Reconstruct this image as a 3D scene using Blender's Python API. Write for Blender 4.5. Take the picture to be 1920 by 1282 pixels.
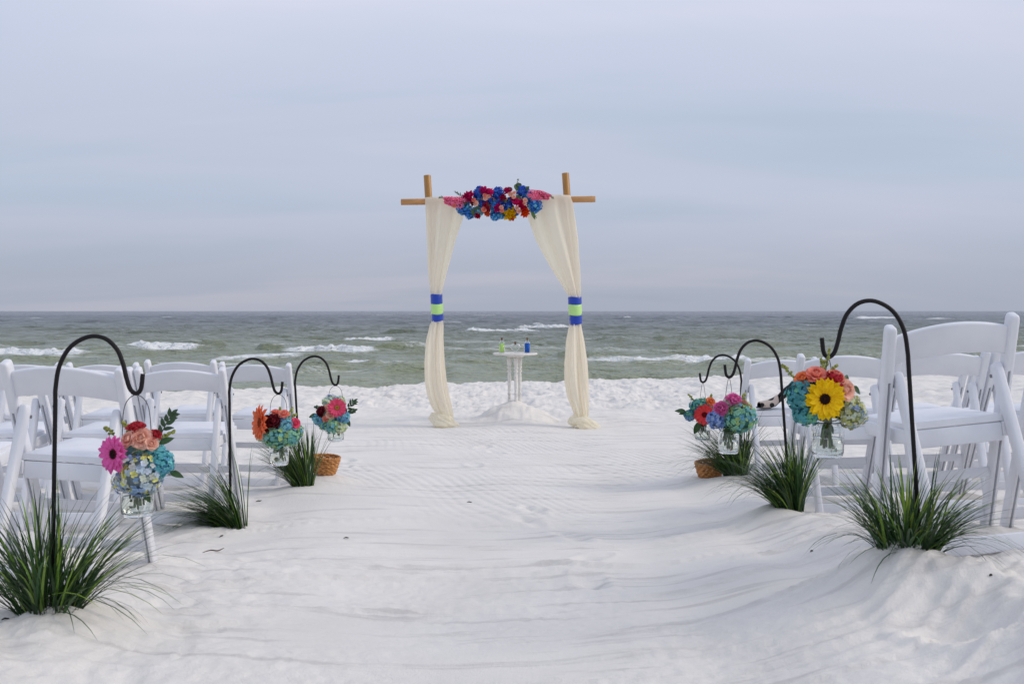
import bpy, math, random
import numpy as np
from mathutils import Vector, Matrix, Euler
R = math.radians
PI = math.pi
S = bpy.context.scene
for o in list(bpy.data.objects): bpy.data.objects.remove(o)
COL = S.collection

# ---------------------------------------------------------------- camera
PITCH = R(1.78); FPX = 1867.0; CAMZ = 1.0
cd = bpy.data.cameras.new('camera'); cam = bpy.data.objects.new('camera', cd); COL.objects.link(cam)
cd.sensor_width = 36; cd.lens = 35.0; cd.clip_start = 0.05; cd.clip_end = 60000
cam.location = (0, 0, CAMZ); cam.rotation_euler = (R(90) - PITCH, 0, 0)
cd.dof.use_dof = True; cd.dof.focus_distance = 5.5; cd.dof.aperture_fstop = 9.0
S.camera = cam

# ---------------------------------------------------------------- world, sun, exposure
SUN_EL, SUN_AZ = R(33), R(94)          # azimuth clockwise from +Y (the sea)
W = bpy.data.worlds.new('World'); S.world = W; W.use_nodes = True
nt = W.node_tree; N = nt.nodes; L = nt.links; N.clear()
wo = N.new('ShaderNodeOutputWorld'); bg = N.new('ShaderNodeBackground'); bg.inputs['Strength'].default_value = 0.10
sky = N.new('ShaderNodeTexSky'); sky.sky_type = 'NISHITA'; sky.sun_disc = False
sky.sun_elevation = SUN_EL; sky.sun_rotation = SUN_AZ; sky.air_density = 1.0; sky.dust_density = 1.5
tc = N.new('ShaderNodeTexCoord'); sp = N.new('ShaderNodeSeparateXYZ'); L.new(tc.outputs['Generated'], sp.inputs[0])
def wm(op, a, b=None, c=None):
    n = N.new('ShaderNodeMath'); n.operation = op
    for i, v in enumerate((a, b, c)):
        if v is None: continue
        if isinstance(v, (int, float)): n.inputs[i].default_value = v
        else: L.new(v, n.inputs[i])
    return n.outputs[0]
zc = wm('ADD', wm('MAXIMUM', sp.outputs['Z'], 0.0), 0.20)
cu = wm('DIVIDE', sp.outputs['X'], zc); cv = wm('DIVIDE', sp.outputs['Y'], zc)
cb = N.new('ShaderNodeCombineXYZ'); L.new(cu, cb.inputs[0]); L.new(cv, cb.inputs[1])
def wnoise(scale, rot, stretch, det, dist, off):
    m = N.new('ShaderNodeMapping'); m.inputs['Rotation'].default_value = (0, 0, rot); m.inputs['Scale'].default_value = stretch
    m.inputs['Location'].default_value = off
    L.new(cb.outputs[0], m.inputs[0]); t = N.new('ShaderNodeTexNoise'); L.new(m.outputs[0], t.inputs['Vector'])
    t.inputs['Scale'].default_value = scale; t.inputs['Detail'].default_value = det; t.inputs['Distortion'].default_value = dist
    t.inputs['Roughness'].default_value = 0.5
    return t.outputs['Fac']
def wramp(f, stops):
    r = N.new('ShaderNodeValToRGB'); r.color_ramp.interpolation = 'EASE'
    e = r.color_ramp.elements
    while len(e) < len(stops): e.new(0.5)
    for k, (p, c) in enumerate(stops): e[k].position = p; e[k].color = (*c, 1)
    L.new(f, r.inputs[0]); return r.outputs[0]
n1 = wnoise(0.75, R(-22), (0.4, 1.0, 1), 5, 0.7, (3.1, 1.7, 0))
n2 = wnoise(1.5, R(62), (0.30, 1.0, 1), 7, 0.8, (7.0, 2.0, 0))
nn = wm('ADD', wm('MULTIPLY', n1, 0.66), wm('MULTIPLY', n2, 0.34))
CK = 10.0
ccol = wramp(nn, [(0.36, (0.422, 0.487, 0.605)), (0.50, (0.476, 0.519, 0.637)), (0.64, (0.548, 0.562, 0.664))])
sc = N.new('ShaderNodeVectorMath'); sc.operation = 'SCALE'; L.new(ccol, sc.inputs[0])
gr = wramp(wm('MULTIPLY', wm('MAXIMUM', sp.outputs['Z'], 0.0), 2.0), [(0.0, (.65,) * 3), (0.26, (.87,) * 3), (0.70, (1.03,) * 3), (1.0, (1.05,) * 3)])
L.new(wm('MULTIPLY', gr, CK), sc.inputs['Scale'])
mx = N.new('ShaderNodeMix'); mx.data_type = 'RGBA'
vf = wm('MINIMUM', wm('MULTIPLY_ADD', nn, 0.2, 0.86), 0.985)
L.new(vf, mx.inputs['Factor']); L.new(sky.outputs[0], mx.inputs['A']); L.new(sc.outputs[0], mx.inputs['B'])
L.new(mx.outputs['Result'], bg.inputs['Color']); L.new(bg.outputs[0], wo.inputs[0])

sd = bpy.data.lights.new('sun', 'SUN'); so = bpy.data.objects.new('sun', sd); COL.objects.link(so)
sd.energy = 1.15; sd.angle = R(24); sd.color = (1.0, 0.90, 0.78)
sv = Vector((math.sin(SUN_AZ) * math.cos(SUN_EL), math.cos(SUN_AZ) * math.cos(SUN_EL), math.sin(SUN_EL)))
so.rotation_euler = (-sv).to_track_quat('-Z', 'Y').to_euler(); so.location = (20, 5, 15)
S.view_settings.view_transform = 'Standard'; S.view_settings.look = 'None'
S.view_settings.exposure = 0.37; S.view_settings.gamma = 1.0; S.view_settings.use_curve_mapping = False
S.render.engine = 'CYCLES'; S.cycles.max_bounces = 10; S.cycles.transparent_max_bounces = 12

# ---------------------------------------------------------------- helpers
CF = Vector((0, math.cos(PITCH), -math.sin(PITCH))); CU = Vector((0, math.sin(PITCH), math.cos(PITCH)))
def at(px, py, d):
    """real point that the photograph shows at (px, py), at depth d metres"""
    return Vector((0, 0, CAMZ)) + d * (CF + CU * ((641 - py) / FPX)) + Vector(((px - 960) / FPX * d, 0, 0))
def lin(c): c /= 255.0; return c / 12.92 if c <= 0.04045 else ((c + 0.055) / 1.055) ** 2.4
def rgb(r, g, b): return (lin(r), lin(g), lin(b))
def mixc3(c): g = sum(c) / 3; return [x * .80 + g * .20 for x in c]
def pet(r, g, b): return tuple(min(.92, c * 1.4) for c in mixc3(rgb(r, g, b)))
def mat(name, col=(0.5, 0.5, 0.5), rough=0.5, spec=0.5, **kw):
    m = bpy.data.materials.new(name); m.use_nodes = True
    p = m.node_tree.nodes['Principled BSDF']
    p.inputs['Base Color'].default_value = (*col, 1); p.inputs['Roughness'].default_value = rough
    p.inputs['Specular IOR Level'].default_value = spec
    for k, v in kw.items(): p.inputs[k.replace('_', ' ')].default_value = v
    return m
def nodes(m): return m.node_tree.nodes, m.node_tree.links, m.node_tree.nodes['Principled BSDF']
def noise_node(m, scale, detail=4, coord='Object', stretch=(1, 1, 1), rough=0.5):
    n, l, p = nodes(m)
    t = n.new('ShaderNodeTexCoord'); mp = n.new('ShaderNodeMapping'); mp.inputs['Scale'].default_value = stretch
    x = n.new('ShaderNodeTexNoise'); x.inputs['Scale'].default_value = scale; x.inputs['Detail'].default_value = detail
    x.inputs['Roughness'].default_value = rough
    l.new(t.outputs[coord], mp.inputs[0]); l.new(mp.outputs[0], x.inputs['Vector']); return x.outputs['Fac']
def ramp(m, f, stops):
    n, l, p = nodes(m); r = n.new('ShaderNodeValToRGB'); e = r.color_ramp.elements
    while len(e) < len(stops): e.new(0.5)
    for k, (q, c) in enumerate(stops): e[k].position = q; e[k].color = (*c, 1)
    l.new(f, r.inputs[0]); return r.outputs[0]
def bump(m, f, strength, dist, prev=None):
    n, l, p = nodes(m); b = n.new('ShaderNodeBump'); b.inputs['Strength'].default_value = strength; b.inputs['Distance'].default_value = dist
    l.new(f, b.inputs['Height'])
    if prev is not None: l.new(prev, b.inputs['Normal'])
    l.new(b.outputs[0], p.inputs['Normal']); return b.outputs[0]

class MB:
    def __init__(s): s.v = []; s.f = []; s.c = []
    def add(s, vs, fs, col=None):
        o = len(s.v); s.v += [tuple(v) for v in vs]; s.f += [tuple(i + o for i in f) for f in fs]
        s.c += [col or (1, 1, 1)] * len(vs)
    def build(s, name, m, parent=None, smooth=True, loc=None):
        me = bpy.data.meshes.new(name); me.from_pydata(s.v, [], s.f)
        if any(c != (1, 1, 1) for c in s.c):
            a = me.color_attributes.new('Col', 'FLOAT_COLOR', 'POINT')
            a.data.foreach_set('color', np.array([(*c, 1) for c in s.c], dtype=np.float32).ravel())
        if smooth: me.polygons.foreach_set('use_smooth', [True] * len(me.polygons))
        me.materials.append(m); me.update()
        return link(name, me, parent, loc)
def link(name, me, parent=None, loc=None):
    o = bpy.data.objects.new(name, me); COL.objects.link(o)
    if parent: o.parent = parent
    if loc is not None: o.location = loc
    return o
def tag(o, label, cat, group=None):
    o['label'] = label; o['category'] = cat
    if group: o['group'] = group
    return o
def thing(name, label, cat, loc=(0, 0, 0), group=None):
    o = bpy.data.objects.new(name, None); COL.objects.link(o); o.location = loc; o.empty_display_size = 0.1
    return tag(o, label, cat, group)
def basis(n, spin=0.0):
    n = Vector(n).normalized(); a = Vector((0, 0, 1)) if abs(n.z) < 0.9 else Vector((1, 0, 0))
    x = a.cross(n).normalized(); y = n.cross(x)
    M = Matrix((x, y, n)).transposed()
    return M @ Matrix.Rotation(spin, 3, 'Z')
def loft(mb, secs, col=None, cap=True, closed=False):
    """secs: list of rings (equal length) -> skin"""
    k = len(secs[0]); vs = [p for r in secs for p in r]; fs = []
    for i in range(len(secs) - 1):
        for j in range(k):
            j2 = (j + 1) % k
            fs.append((i * k + j, i * k + j2, (i + 1) * k + j2, (i + 1) * k + j))
    if cap: fs.append(tuple(range(k))[::-1]); fs.append(tuple((len(secs) - 1) * k + j for j in range(k)))
    mb.add(vs, fs, col)
def tube(mb, pts, rad, seg=8, col=None, cap=True):
    pts = [Vector(p) for p in pts]; secs = []; u = None
    for i, p in enumerate(pts):
        t = (pts[min(i + 1, len(pts) - 1)] - pts[max(i - 1, 0)]).normalized()
        if u is None: u = t.orthogonal().normalized()
        u = (u - t * u.dot(t)).normalized(); w = t.cross(u)
        r = rad[i] if isinstance(rad, (list, tuple)) else rad
        secs.append([p + (u * math.cos(a) + w * math.sin(a)) * r for a in [2 * PI * q / seg for q in range(seg)]])
    loft(mb, secs, col, cap)
def lathe(mb, prof, seg=24, col=None, center=(0, 0, 0), cap=True):
    c = Vector(center)
    secs = [[c + Vector((r * math.cos(2 * PI * q / seg), r * math.sin(2 * PI * q / seg), z)) for q in range(seg)] for r, z in prof]
    loft(mb, secs, col, cap)
def smooth_path(pts, sub=5):
    P = [Vector(p) for p in pts]; out = []
    for i in range(len(P) - 1):
        a, b, c, d = P[max(i - 1, 0)], P[i], P[i + 1], P[min(i + 2, len(P) - 1)]
        for q in range(sub):
            t = q / sub
            out.append(0.5 * ((2 * b) + (c - a) * t + (2 * a - 5 * b + 4 * c - d) * t * t + (3 * b - a - 3 * c + d) * t ** 3))
    out.append(P[-1]); return out

def hsh(ix, iy, seed):
    h = (ix.astype(np.int64) * 374761393 + iy.astype(np.int64) * 668265263 + seed * 1274126177) & 0xFFFFFFFF
    h = ((h ^ (h >> 13)) * 1274126177) & 0xFFFFFFFF
    return ((h ^ (h >> 16)) & 0xFFFF) / 32767.5 - 1.0
def vn(x, y, seed=0):
    x = np.asarray(x, float); y = np.asarray(y, float); x, y = np.broadcast_arrays(x, y)
    ix = np.floor(x); iy = np.floor(y); fx = x - ix; fy = y - iy
    fx = fx * fx * fx * (fx * (fx * 6 - 15) + 10); fy = fy * fy * fy * (fy * (fy * 6 - 15) + 10)
    a = hsh(ix, iy, seed); b = hsh(ix + 1, iy, seed); c = hsh(ix, iy + 1, seed); d = hsh(ix + 1, iy + 1, seed)
    return (a * (1 - fx) + b * fx) * (1 - fy) + (c * (1 - fx) + d * fx) * fy
def fbm(x, y, oc=4, seed=0, g=0.5):
    s = 0; a = 1
    for k in range(oc):
        cs, sn = math.cos(k * 0.9), math.sin(k * 0.9)
        s = s + a * vn((x * cs - y * sn) * 2 ** k + 17.3 * k, (x * sn + y * cs) * 2 ** k + 5.1 * k, seed + k); a *= g
    return s
def sst(a, b, x): t = np.clip((x - a) / (b - a), 0, 1); return t * t * (3 - 2 * t)

# ---------------------------------------------------------------- layout (all real places, metres)
# hooks: name, arc-start pixel of the stem, depth, side (+1 hook points to +x), lean of stem (dx per dz), jar bottom pixel, sand pixel y
HOOKS = [
 dict(k='pink gerbera', top=(104, 728), d=2.95, s=1, lean=0.03, base=1085, jar=(257, 968), gb=(90, 1138)),
 dict(k='orange gerbera', top=(430, 732), d=4.85, s=1, lean=0.0, base=996, jar=(522, 872), gb=(447, 994)),
 dict(k='hot pink gerbera', top=(553, 717), d=5.87, s=1, lean=-0.05, base=905, jar=(624, 827), gb=(572, 917)),
 dict(k='sunny yellow gerbera', top=(1702, 660), d=3.0, s=-1, lean=-0.076, base=1010, jar=(1555, 857), gb=(1702, 1022)),
 dict(k='magenta lily', top=(1464, 701), d=4.6, s=-1, lean=-0.08, base=940, jar=(1369, 850), gb=(1482, 946)),
 dict(k='red gerbera', top=(1390, 712), d=6.2, s=-1, lean=0.02, base=880, jar=(1318, 825), gb=(1380, 886)),
]
ANCH = []          # x, y, z, radius: where the sand lies against something standing in it
for h in HOOKS:
    p = at(*h['gb'], h['d'] - 0.03); h['g'] = p; ANCH.append((p.x, p.y, p.z + 0.012, 0.20))
# chairs: centre pixel of the two back-post tops, depth, yaw, roll, pitch
CH = []
def chair_row(specs, names): 
    for i, (px, py, d, yaw, roll, pit) in enumerate(specs): CH.append((px, py, d, R(yaw), R(roll), R(pit), names, i))
chair_row([(117, 683, 3.5, -2, 3.0, -2), (-168, 690, 3.48, 3, 1, -1)], 'pink gerbera')
chair_row([(337, 690, 4.92, 2, 0.3, -1), (163, 690, 4.9, -1, 0, -1), (-12, 690, 4.92, 2, 0, -1)], 'orange gerbera')
chair_row([(478, 681, 6.15, 1, 1.2, -1), (337, 676, 6.1, -2, 0, -1), (191, 681, 6.15, 1, 0, -1), (45, 681, 6.15, 1, 0, -1)], 'hot pink gerbera')
chair_row([(1785, 600, 3.3, 1, -5.8, -5), (2068, 588, 3.35, 3, -5, -4)], 'sunny yellow gerbera')
chair_row([(1583, 663, 4.75, 1, -1.5, -3), (1768, 658, 4.75, -2, -1.2, -2), (1950, 654, 4.75, 1, 0, -2)], 'magenta lily')
chair_row([(1466, 672, 6.05, 2, -1.0, -2), (1610, 671, 6.1, -1, -0.5, -2), (1752, 669, 6.1, 1, 0, -2), (1895, 668, 6.1, 1, 0, -2)], 'red gerbera')
TOPZ, TOPY = 0.775, -0.21
FEET = [(-.205, .185), (.205, .185), (-.172, -.30), (.172, -.30)]
CHM = []
for (px, py, d, yaw, roll, pit, nm, i) in CH:
    rot = Euler((pit, roll, yaw), 'XYZ').to_matrix()
    base = at(px, py, d) - rot @ Vector((0, TOPY, TOPZ))
    CHM.append((base, (pit, roll, yaw), nm, i))
    for fx, fy in FEET:
        q = base + rot @ Vector((fx, fy, 0.0)); ANCH.append((q.x, q.y, q.z + 0.022, 0.15))
ARCH_D = 10.2; TBL_D = 10.9
PL0, PL1 = at(801, 329, ARCH_D), at(830, 806, ARCH_D); PR0, PR1 = at(1060, 325, ARCH_D), at(1096, 808, ARCH_D)
BAR0, BAR1 = at(752, 379, ARCH_D - .075), at(1116, 373.5, ARCH_D - .075)
for p in (PL1, PR1): ANCH.append((p.x, p.y, p.z + 0.03, 0.35))
TB = at(966, 790, TBL_D)
BASK = [(608, 889, 6.15), (1331, 893, 6.35)]
for b in BASK: p = at(*b); ANCH.append((p.x, p.y, p.z, 0.17))

GX = np.array([-6, -2.2, -1.35, -1.0, -0.3, 0.5, 0.95, 1.35, 2.2, 6.0])
GY = np.array([-4, 1.5, 2.95, 3.8, 4.7, 6.2, 8.0, 10.2, 14.0])
GZ = np.array([[.12, .12, .14, .06, .04, .04, .08, .26, .28, .28],
 [.10, .08, .13, .06, .04, .07, .15, .26, .28, .26],
 [.02, .02, .07, .04, .01, .05, .14, .25, .21, .2],
 [0, 0, .0, .01, -.03, .0, .07, .16, .15, .14],
 [-.07, -.08, -.09, -.04, -.06, -.05, .0, .08, .03, .02],
 [-.1, -.1, -.07, -.07, -.1, -.11, -.09, -.04, -.06, -.06],
 [-.13, -.13, -.13, -.13, -.14, -.15, -.14, -.13, -.12, -.12],
 [-.18, -.18, -.18, -.18, -.18, -.18, -.18, -.18, -.18, -.18],
 [-.2] * 10])
def sand_base(x, y):
    x = np.asarray(x, float); y = np.asarray(y, float)
    xi = np.clip(x, GX[0], GX[-1] - 1e-6); yi = np.clip(y, GY[0], GY[-1] - 1e-6)
    i = np.clip(np.searchsorted(GX, xi, 'right') - 1, 0, len(GX) - 2); j = np.clip(np.searchsorted(GY, yi, 'right') - 1, 0, len(GY) - 2)
    u = (xi - GX[i]) / (GX[i + 1] - GX[i]); v = (yi - GY[j]) / (GY[j + 1] - GY[j])
    u = u * u * (3 - 2 * u)
    z = (GZ[j, i] * (1 - u) + GZ[j, i + 1] * u) * (1 - v) + (GZ[j + 1, i] * (1 - u) + GZ[j + 1, i + 1] * u) * v
    ys = y - 0.38 * np.clip(x, -60, 40) * sst(9, 15, y) - 0.5 * vn(x * 0.5, 0 * x, 91) - 0.25 * vn(x * 1.7, 0 * x, 92)
    z = z - 0.02 * sst(14, 17, ys)
    z = z - np.interp(ys, [17.2, 18.2, 20, 30, 60, 120], [0, .08, .35, 1.9, 4.0, 7.0])
    return z
def sand_h(x, y):
    z = sand_base(x, y)
    for (ax, ay, az, r) in ANCH:
        m = (np.abs(x - ax) < 3 * r) & (np.abs(y - ay) < 3 * r)
        if not np.any(m): continue
        xx = np.broadcast_to(x, z.shape)[m]; yy = np.broadcast_to(y, z.shape)[m]
        w = np.exp(-((xx - ax) ** 2 + (yy - ay) ** 2) / (r * r)); z[m] = z[m] + w * (az - z[m])
    # mound heaped round the table foot
    q = np.sqrt((x - TB.x) ** 2 + ((y - TB.y)) ** 2) + 0.03 * vn(x * 5, y * 5, 3)
    z = z + 0.25 * np.clip(1 - (q + 0.03 * fbm(x * 9, y * 9, 3, 4)) / 0.52, 0, 1) ** 1.15 + 0.012 * fbm(x * 14, y * 14, 3, 6) * np.exp(-(q / .4) ** 4)
    return z
def sand_full(x, y):
    z = sand_h(x, y)
    ax = np.abs(x)
    aisle = 1 - sst(0.85, 1.35, ax + 0.12 * vn(y * 1.3, x * 0, 5))
    # broad softness
    z = z + 0.018 * fbm(x * 0.9, y * 0.7, 3, 11) * sst(1.5, 3, y)
    # trodden ground round the chairs
    ch = sst(1.15, 1.7, ax) * (1 - sst(7.5, 9, y)) * sst(0.5, 1.5, y)
    t = fbm(x * 2.6, y * 2.6, 4, 21)
    z = z + ch * (0.022 * t + 0.008 * fbm(x * 9, y * 9, 3, 25) - 0.03 * np.clip(vn(x * 4.2, y * 4.2, 23) - 0.15, 0, 1))
    # footprints towards the water
    ft = sst(10.6, 13.0, y + 0.8 * vn(x * .6, y * .6, 31)) 
    ft2 = sst(9.2, 11, y) * 0.25
    f1 = fbm(x * 2.1, y * 1.5, 4, 33, 0.55); f2 = np.clip(vn(x * 3.1, y * 2.2, 37) - 0.05, 0, 1)
    f3 = 1 - np.abs(fbm(x * 1.5, y * 1.1, 3, 39))
    f4 = np.clip(vn(x * 6.2, y * 4.6, 36) - .05, 0, 1); f5 = fbm(x * 9, y * 7, 3, 38)
    z = z + (ft + ft2) * (0.018 * f1 - 0.026 * f2 + 0.014 * (f3 - .6) - 0.034 * f4 + 0.015 * f5 - 0.02 * np.clip(vn(x * 11, y * 8, 34) - .1, 0, 1))
    # wind ripples across the aisle
    rip = sst(4.4, 5.6, y) * (1 - sst(9.3, 10.8, y)) * (1 - sst(1.1, 1.6, ax)) * np.clip(0.5 + 1.0 * fbm(x * 0.8, y * 0.9, 2, 41), 0, 1)
    ph = 2 * PI * ((0.94 * x + 0.34 * y) / 0.070 + 2.6 * vn(x * 0.8, y * 0.55, 43) + 0.8 * vn(x * 2.6, y * 1.5, 44))
    z = z + rip * 0.0034 * (np.sin(ph) + 0.45 * np.sin(2 * ph + 1.2))
    # drag marks of the swept aisle, curving up the bank on the +x side
    dm = sst(1.6, 2.2, y) * (1 - sst(4.6, 5.6, y))
    v = y + 0.10 * vn(x * 0.9, y * 0.35, 51) + 0.05 * vn(x * 2.2, y * 0.8, 52) - 0.55 * np.clip(x - 0.55, 0, 1.2) ** 2 + 0.22 * np.clip(-x - 0.35, 0, 1.5) ** 2
    r1 = vn(v * 5.5, x * 0.45, 53); r2 = vn(v * 12, x * 0.7, 54); r3 = vn(v * 26, x * 1.6, 57)
    V = v * 5.2 + 1.1 * vn(v * 1.9, 0 * v, 56); k = np.floor(V); fr = V - k
    amp = np.clip(0.25 + 1.0 * vn(x * 0.75 + k * 3.7, k * 5.3 + 0 * x, 58), 0, 1) * (0.3 + 0.7 * hsh(k, k * 0, 59) ** 2)
    saw = np.where(fr < 0.13, fr / 0.13, 1 - (fr - 0.13) / 0.87)
    V2 = v * 17 + 1.4 * vn(v * 6, x * .3, 64); k2 = np.floor(V2); f2_ = V2 - k2
    amp2 = np.clip(vn(x * 1.3 + k2 * 2.9, k2 * 3.3 + 0 * x, 65) - .1, 0, 1)
    saw2 = np.where(f2_ < 0.3, f2_ / 0.3, 1 - (f2_ - 0.3) / 0.7)
    fz = dm * (1 - 0.45 * sst(1.3, 1.7, ax))
    z = z + fz * (0.007 * r1 + 0.003 * r2 + 0.0016 * r3 + 0.032 * amp * saw + 0.021 * amp2 * saw2 - 0.007 * np.clip(1 - np.abs(fr - .04) / .09, 0, 1) * sst(0, .3, amp))
    bk = np.maximum(sst(0.95, 1.3, x), .8 * sst(0.55, 1.0, -x)) * (1 - sst(3.6, 4.6, y)) * sst(1.2, 2, y)
    z = z + bk * (0.011 * fbm(x * 6, y * 5, 4, 66, .6) - 0.018 * np.clip(vn(x * 12, y * 10, 67) - .35, 0, 1) + 0.004 * vn((x + y) * 16, (x - y) * 3, 68))
    # a scuffed line of prints up the middle
    for (fx, fy, a) in PRINTS:
        dx = (x - fx) * math.cos(a) + (y - fy) * math.sin(a); dy = -(x - fx) * math.sin(a) + (y - fy) * math.cos(a)
        q = (dx / 0.045) ** 2 + (dy / 0.10) ** 2 + 0.9 * vn(x * 14, y * 14, 61)
        z = z + (-0.016 * np.exp(-q) + 0.007 * np.exp(-((np.sqrt(np.clip(q, 0, None)) - 1.6) ** 2) * 4))
    # hollow scooped beside the yellow gerbera hook
    hx, hy = HOL.x, HOL.y
    q = ((x - hx) / 0.13) ** 2 + ((y - hy) / 0.15) ** 2 + 0.5 * vn(x * 9, y * 9, 63)
    z = z - 0.055 * np.exp(-np.clip(q, 0, None) ** 1.3) + 0.014 * np.exp(-((q - 2.2) ** 2))
    # crumbs
    cr = sst(-0.1, 0.45, vn(x * 1.1, y * 2.6, 71) + 0.55 * sst(2.75, 2.35, y)) * (1 - sst(3.4, 5.0, y))
    z = z + cr * (0.0028 * fbm(x * 40, y * 40, 2, 73) + 0.003 * np.clip(vn(x * 55, y * 55, 75) - .1, 0, 1))
    return z
HOL = at(1815, 1165, 2.62)
PRINTS = [(at(px, py, d).x, at(px, py, d).y, a) for px, py, d, a in
  [(1075, 1000, 4.6, .5), (1105, 1040, 4.1, -.6), (985, 965, 5.0, .6), (1000, 945, 5.3, .3), (890, 860, 7.2, .2), (930, 838, 8.0, .4), (905, 825, 8.4, -.3), (1110, 1075, 3.7, .2), (650, 845, 7.4, .3), (640, 860, 7.0, -.3)]]

def grid_mesh(name, xs, ys, Z, m, attrs={}):
    nx, ny = len(xs), len(ys); X, Y = np.meshgrid(xs, ys)
    co = np.stack([X, Y, Z], -1).reshape(-1, 3).astype(np.float32)
    idx = np.arange(nx * ny).reshape(ny, nx)
    q = np.stack([idx[:-1, :-1], idx[:-1, 1:], idx[1:, 1:], idx[1:, :-1]], -1).reshape(-1, 4).astype(np.int32)
    me = bpy.data.meshes.new(name); me.vertices.add(len(co)); me.vertices.foreach_set('co', co.ravel())
    me.loops.add(q.size); me.loops.foreach_set('vertex_index', q.ravel())
    me.polygons.add(len(q)); me.polygons.foreach_set('loop_start', np.arange(0, q.size, 4, dtype=np.int32))
    me.polygons.foreach_set('use_smooth', np.ones(len(q), dtype=bool))
    for k, a in attrs.items():
        t = me.attributes.new(k, 'FLOAT', 'POINT'); t.data.foreach_set('value', a.ravel().astype(np.float32))
    me.update(calc_edges=True); me.materials.append(m)
    o = link(name, me); o['kind'] = 'structure'; return o
def axis(fine, d0, stops):
    """half axis: step d0 up to `fine`, then growing by ratio until each stop"""
    v = list(np.arange(0, fine, d0)); st = d0
    for lim, r in stops:
        while v[-1] < lim: st *= r; v.append(v[-1] + st)
    return np.array(v)

# ---------------------------------------------------------------- sand
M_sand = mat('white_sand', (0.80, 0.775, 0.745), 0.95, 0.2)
n, l, p = nodes(M_sand)
c = ramp(M_sand, noise_node(M_sand, 2.3, 6), [(0.3, (0.765, 0.735, 0.69)), (0.7, (0.83, 0.80, 0.755))])
g = ramp(M_sand, noise_node(M_sand, 700, 2), [(0.30, (0.72, 0.70, 0.68)), (0.5, (1, 1, 1))])
mm = n.new('ShaderNodeMix'); mm.data_type = 'RGBA'; mm.blend_type = 'MULTIPLY'; mm.inputs['Factor'].default_value = 0.5
l.new(c, mm.inputs['A']); l.new(g, mm.inputs['B'])
# thin shadow lines of the drag marks, painted into the colour as wavy streaks
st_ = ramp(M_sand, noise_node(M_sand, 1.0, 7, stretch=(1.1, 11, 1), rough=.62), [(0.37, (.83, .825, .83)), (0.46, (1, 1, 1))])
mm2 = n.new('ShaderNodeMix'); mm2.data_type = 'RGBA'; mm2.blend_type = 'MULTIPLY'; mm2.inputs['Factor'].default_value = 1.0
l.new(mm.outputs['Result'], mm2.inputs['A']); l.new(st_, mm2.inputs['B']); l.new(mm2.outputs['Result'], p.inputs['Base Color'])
b1 = bump(M_sand, noise_node(M_sand, 75, 5, rough=0.7), 0.45, 0.009)
bump(M_sand, noise_node(M_sand, 330, 3, rough=.7), 0.7, 0.0022, b1)
hx = axis(2.0, 0.0115, [(9, 1.0125), (160, 1.12)]); xs = np.concatenate([-hx[:0:-1], hx])
ys = [2.0]
while ys[-1] < 21: ys.append(ys[-1] + 0.0052 * ys[-1] * (0.8 if ys[-1] < 9 else 1.0))
while ys[-1] < 130: ys.append(ys[-1] * 1.05)
ys = np.concatenate([np.arange(-8, 2.0, 0.12), ys])
X, Y = np.meshgrid(xs, ys)
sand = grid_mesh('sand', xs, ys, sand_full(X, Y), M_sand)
def ground(x, y): return float(sand_full(np.array([[x]], float), np.array([[y]], float))[0, 0])

# ---------------------------------------------------------------- sea
SEA = -1.6
M_sea = mat('sea_water', (0.1, 0.12, 0.09), 0.12, 0.5, IOR=1.333)
n, l, p = nodes(M_sea)
def mnode(m, op, a, b=None, c=None):
    n, l, p = nodes(m); q = n.new('ShaderNodeMath'); q.operation = op
    for i, v in enumerate((a, b, c)):
        if v is None: continue
        if isinstance(v, (int, float)): q.inputs[i].default_value = v
        else: l.new(v, q.inputs[i])
    return q.outputs[0]
def attr(m, name, out='Fac'):
    n, l, p = nodes(m); a = n.new('ShaderNodeAttribute'); a.attribute_name = name; return a.outputs[out]
t = n.new('ShaderNodeTexCoord'); sx = n.new('ShaderNodeSeparateXYZ'); l.new(t.outputs['Object'], sx.inputs[0])
far = mnode(M_sea, 'MULTIPLY', sx.outputs['Y'], 1 / 420.0)
patch = noise_node(M_sea, 0.035, 4, stretch=(0.4, 1, 1))
far = mnode(M_sea, 'ADD', far, mnode(M_sea, 'MULTIPLY_ADD', patch, 0.12, -0.06))
wc = ramp(M_sea, far, [(0.08, (0.28, 0.31, 0.19)), (0.2, (0.16, 0.185, 0.12)), (0.45, (0.055, 0.074, 0.070)), (0.9, (0.013, 0.023, 0.040))])
foam = attr(M_sea, 'foam')
fn = noise_node(M_sea, 2.6, 7, stretch=(0.55, 1, 1), rough=0.72)
fm = mnode(M_sea, 'MULTIPLY_ADD', fn, 1.3, -0.65)
fs = ramp(M_sea, mnode(M_sea, 'ADD', foam, mnode(M_sea, 'MULTIPLY', fm, 1.25)), [(0.24, (0, 0, 0)), (0.50, (.45, .45, .45)), (0.92, (1, 1, 1))])
mc = n.new('ShaderNodeMix'); mc.data_type = 'RGBA'; l.new(fs, mc.inputs['Factor']); l.new(wc, mc.inputs['A']); mc.inputs['B'].default_value = (0.82, 0.84, 0.84, 1)
l.new(mc.outputs['Result'], p.inputs['Base Color'])
l.new(mnode(M_sea, 'MULTIPLY_ADD', fs, 0.75, 0.14), p.inputs['Roughness'])
b0 = bump(M_sea, noise_node(M_sea, 0.08, 7, stretch=(0.5, 1, 1), rough=0.64), 1.0, 4.0)
b1 = bump(M_sea, noise_node(M_sea, 0.55, 5, stretch=(0.55, 1, 1), rough=0.62), 1.0, 0.75, b0)
b2 = bump(M_sea, noise_node(M_sea, 2.6, 5, stretch=(0.6, 1, 1), rough=0.62), 1.0, 0.2, b1)
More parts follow.
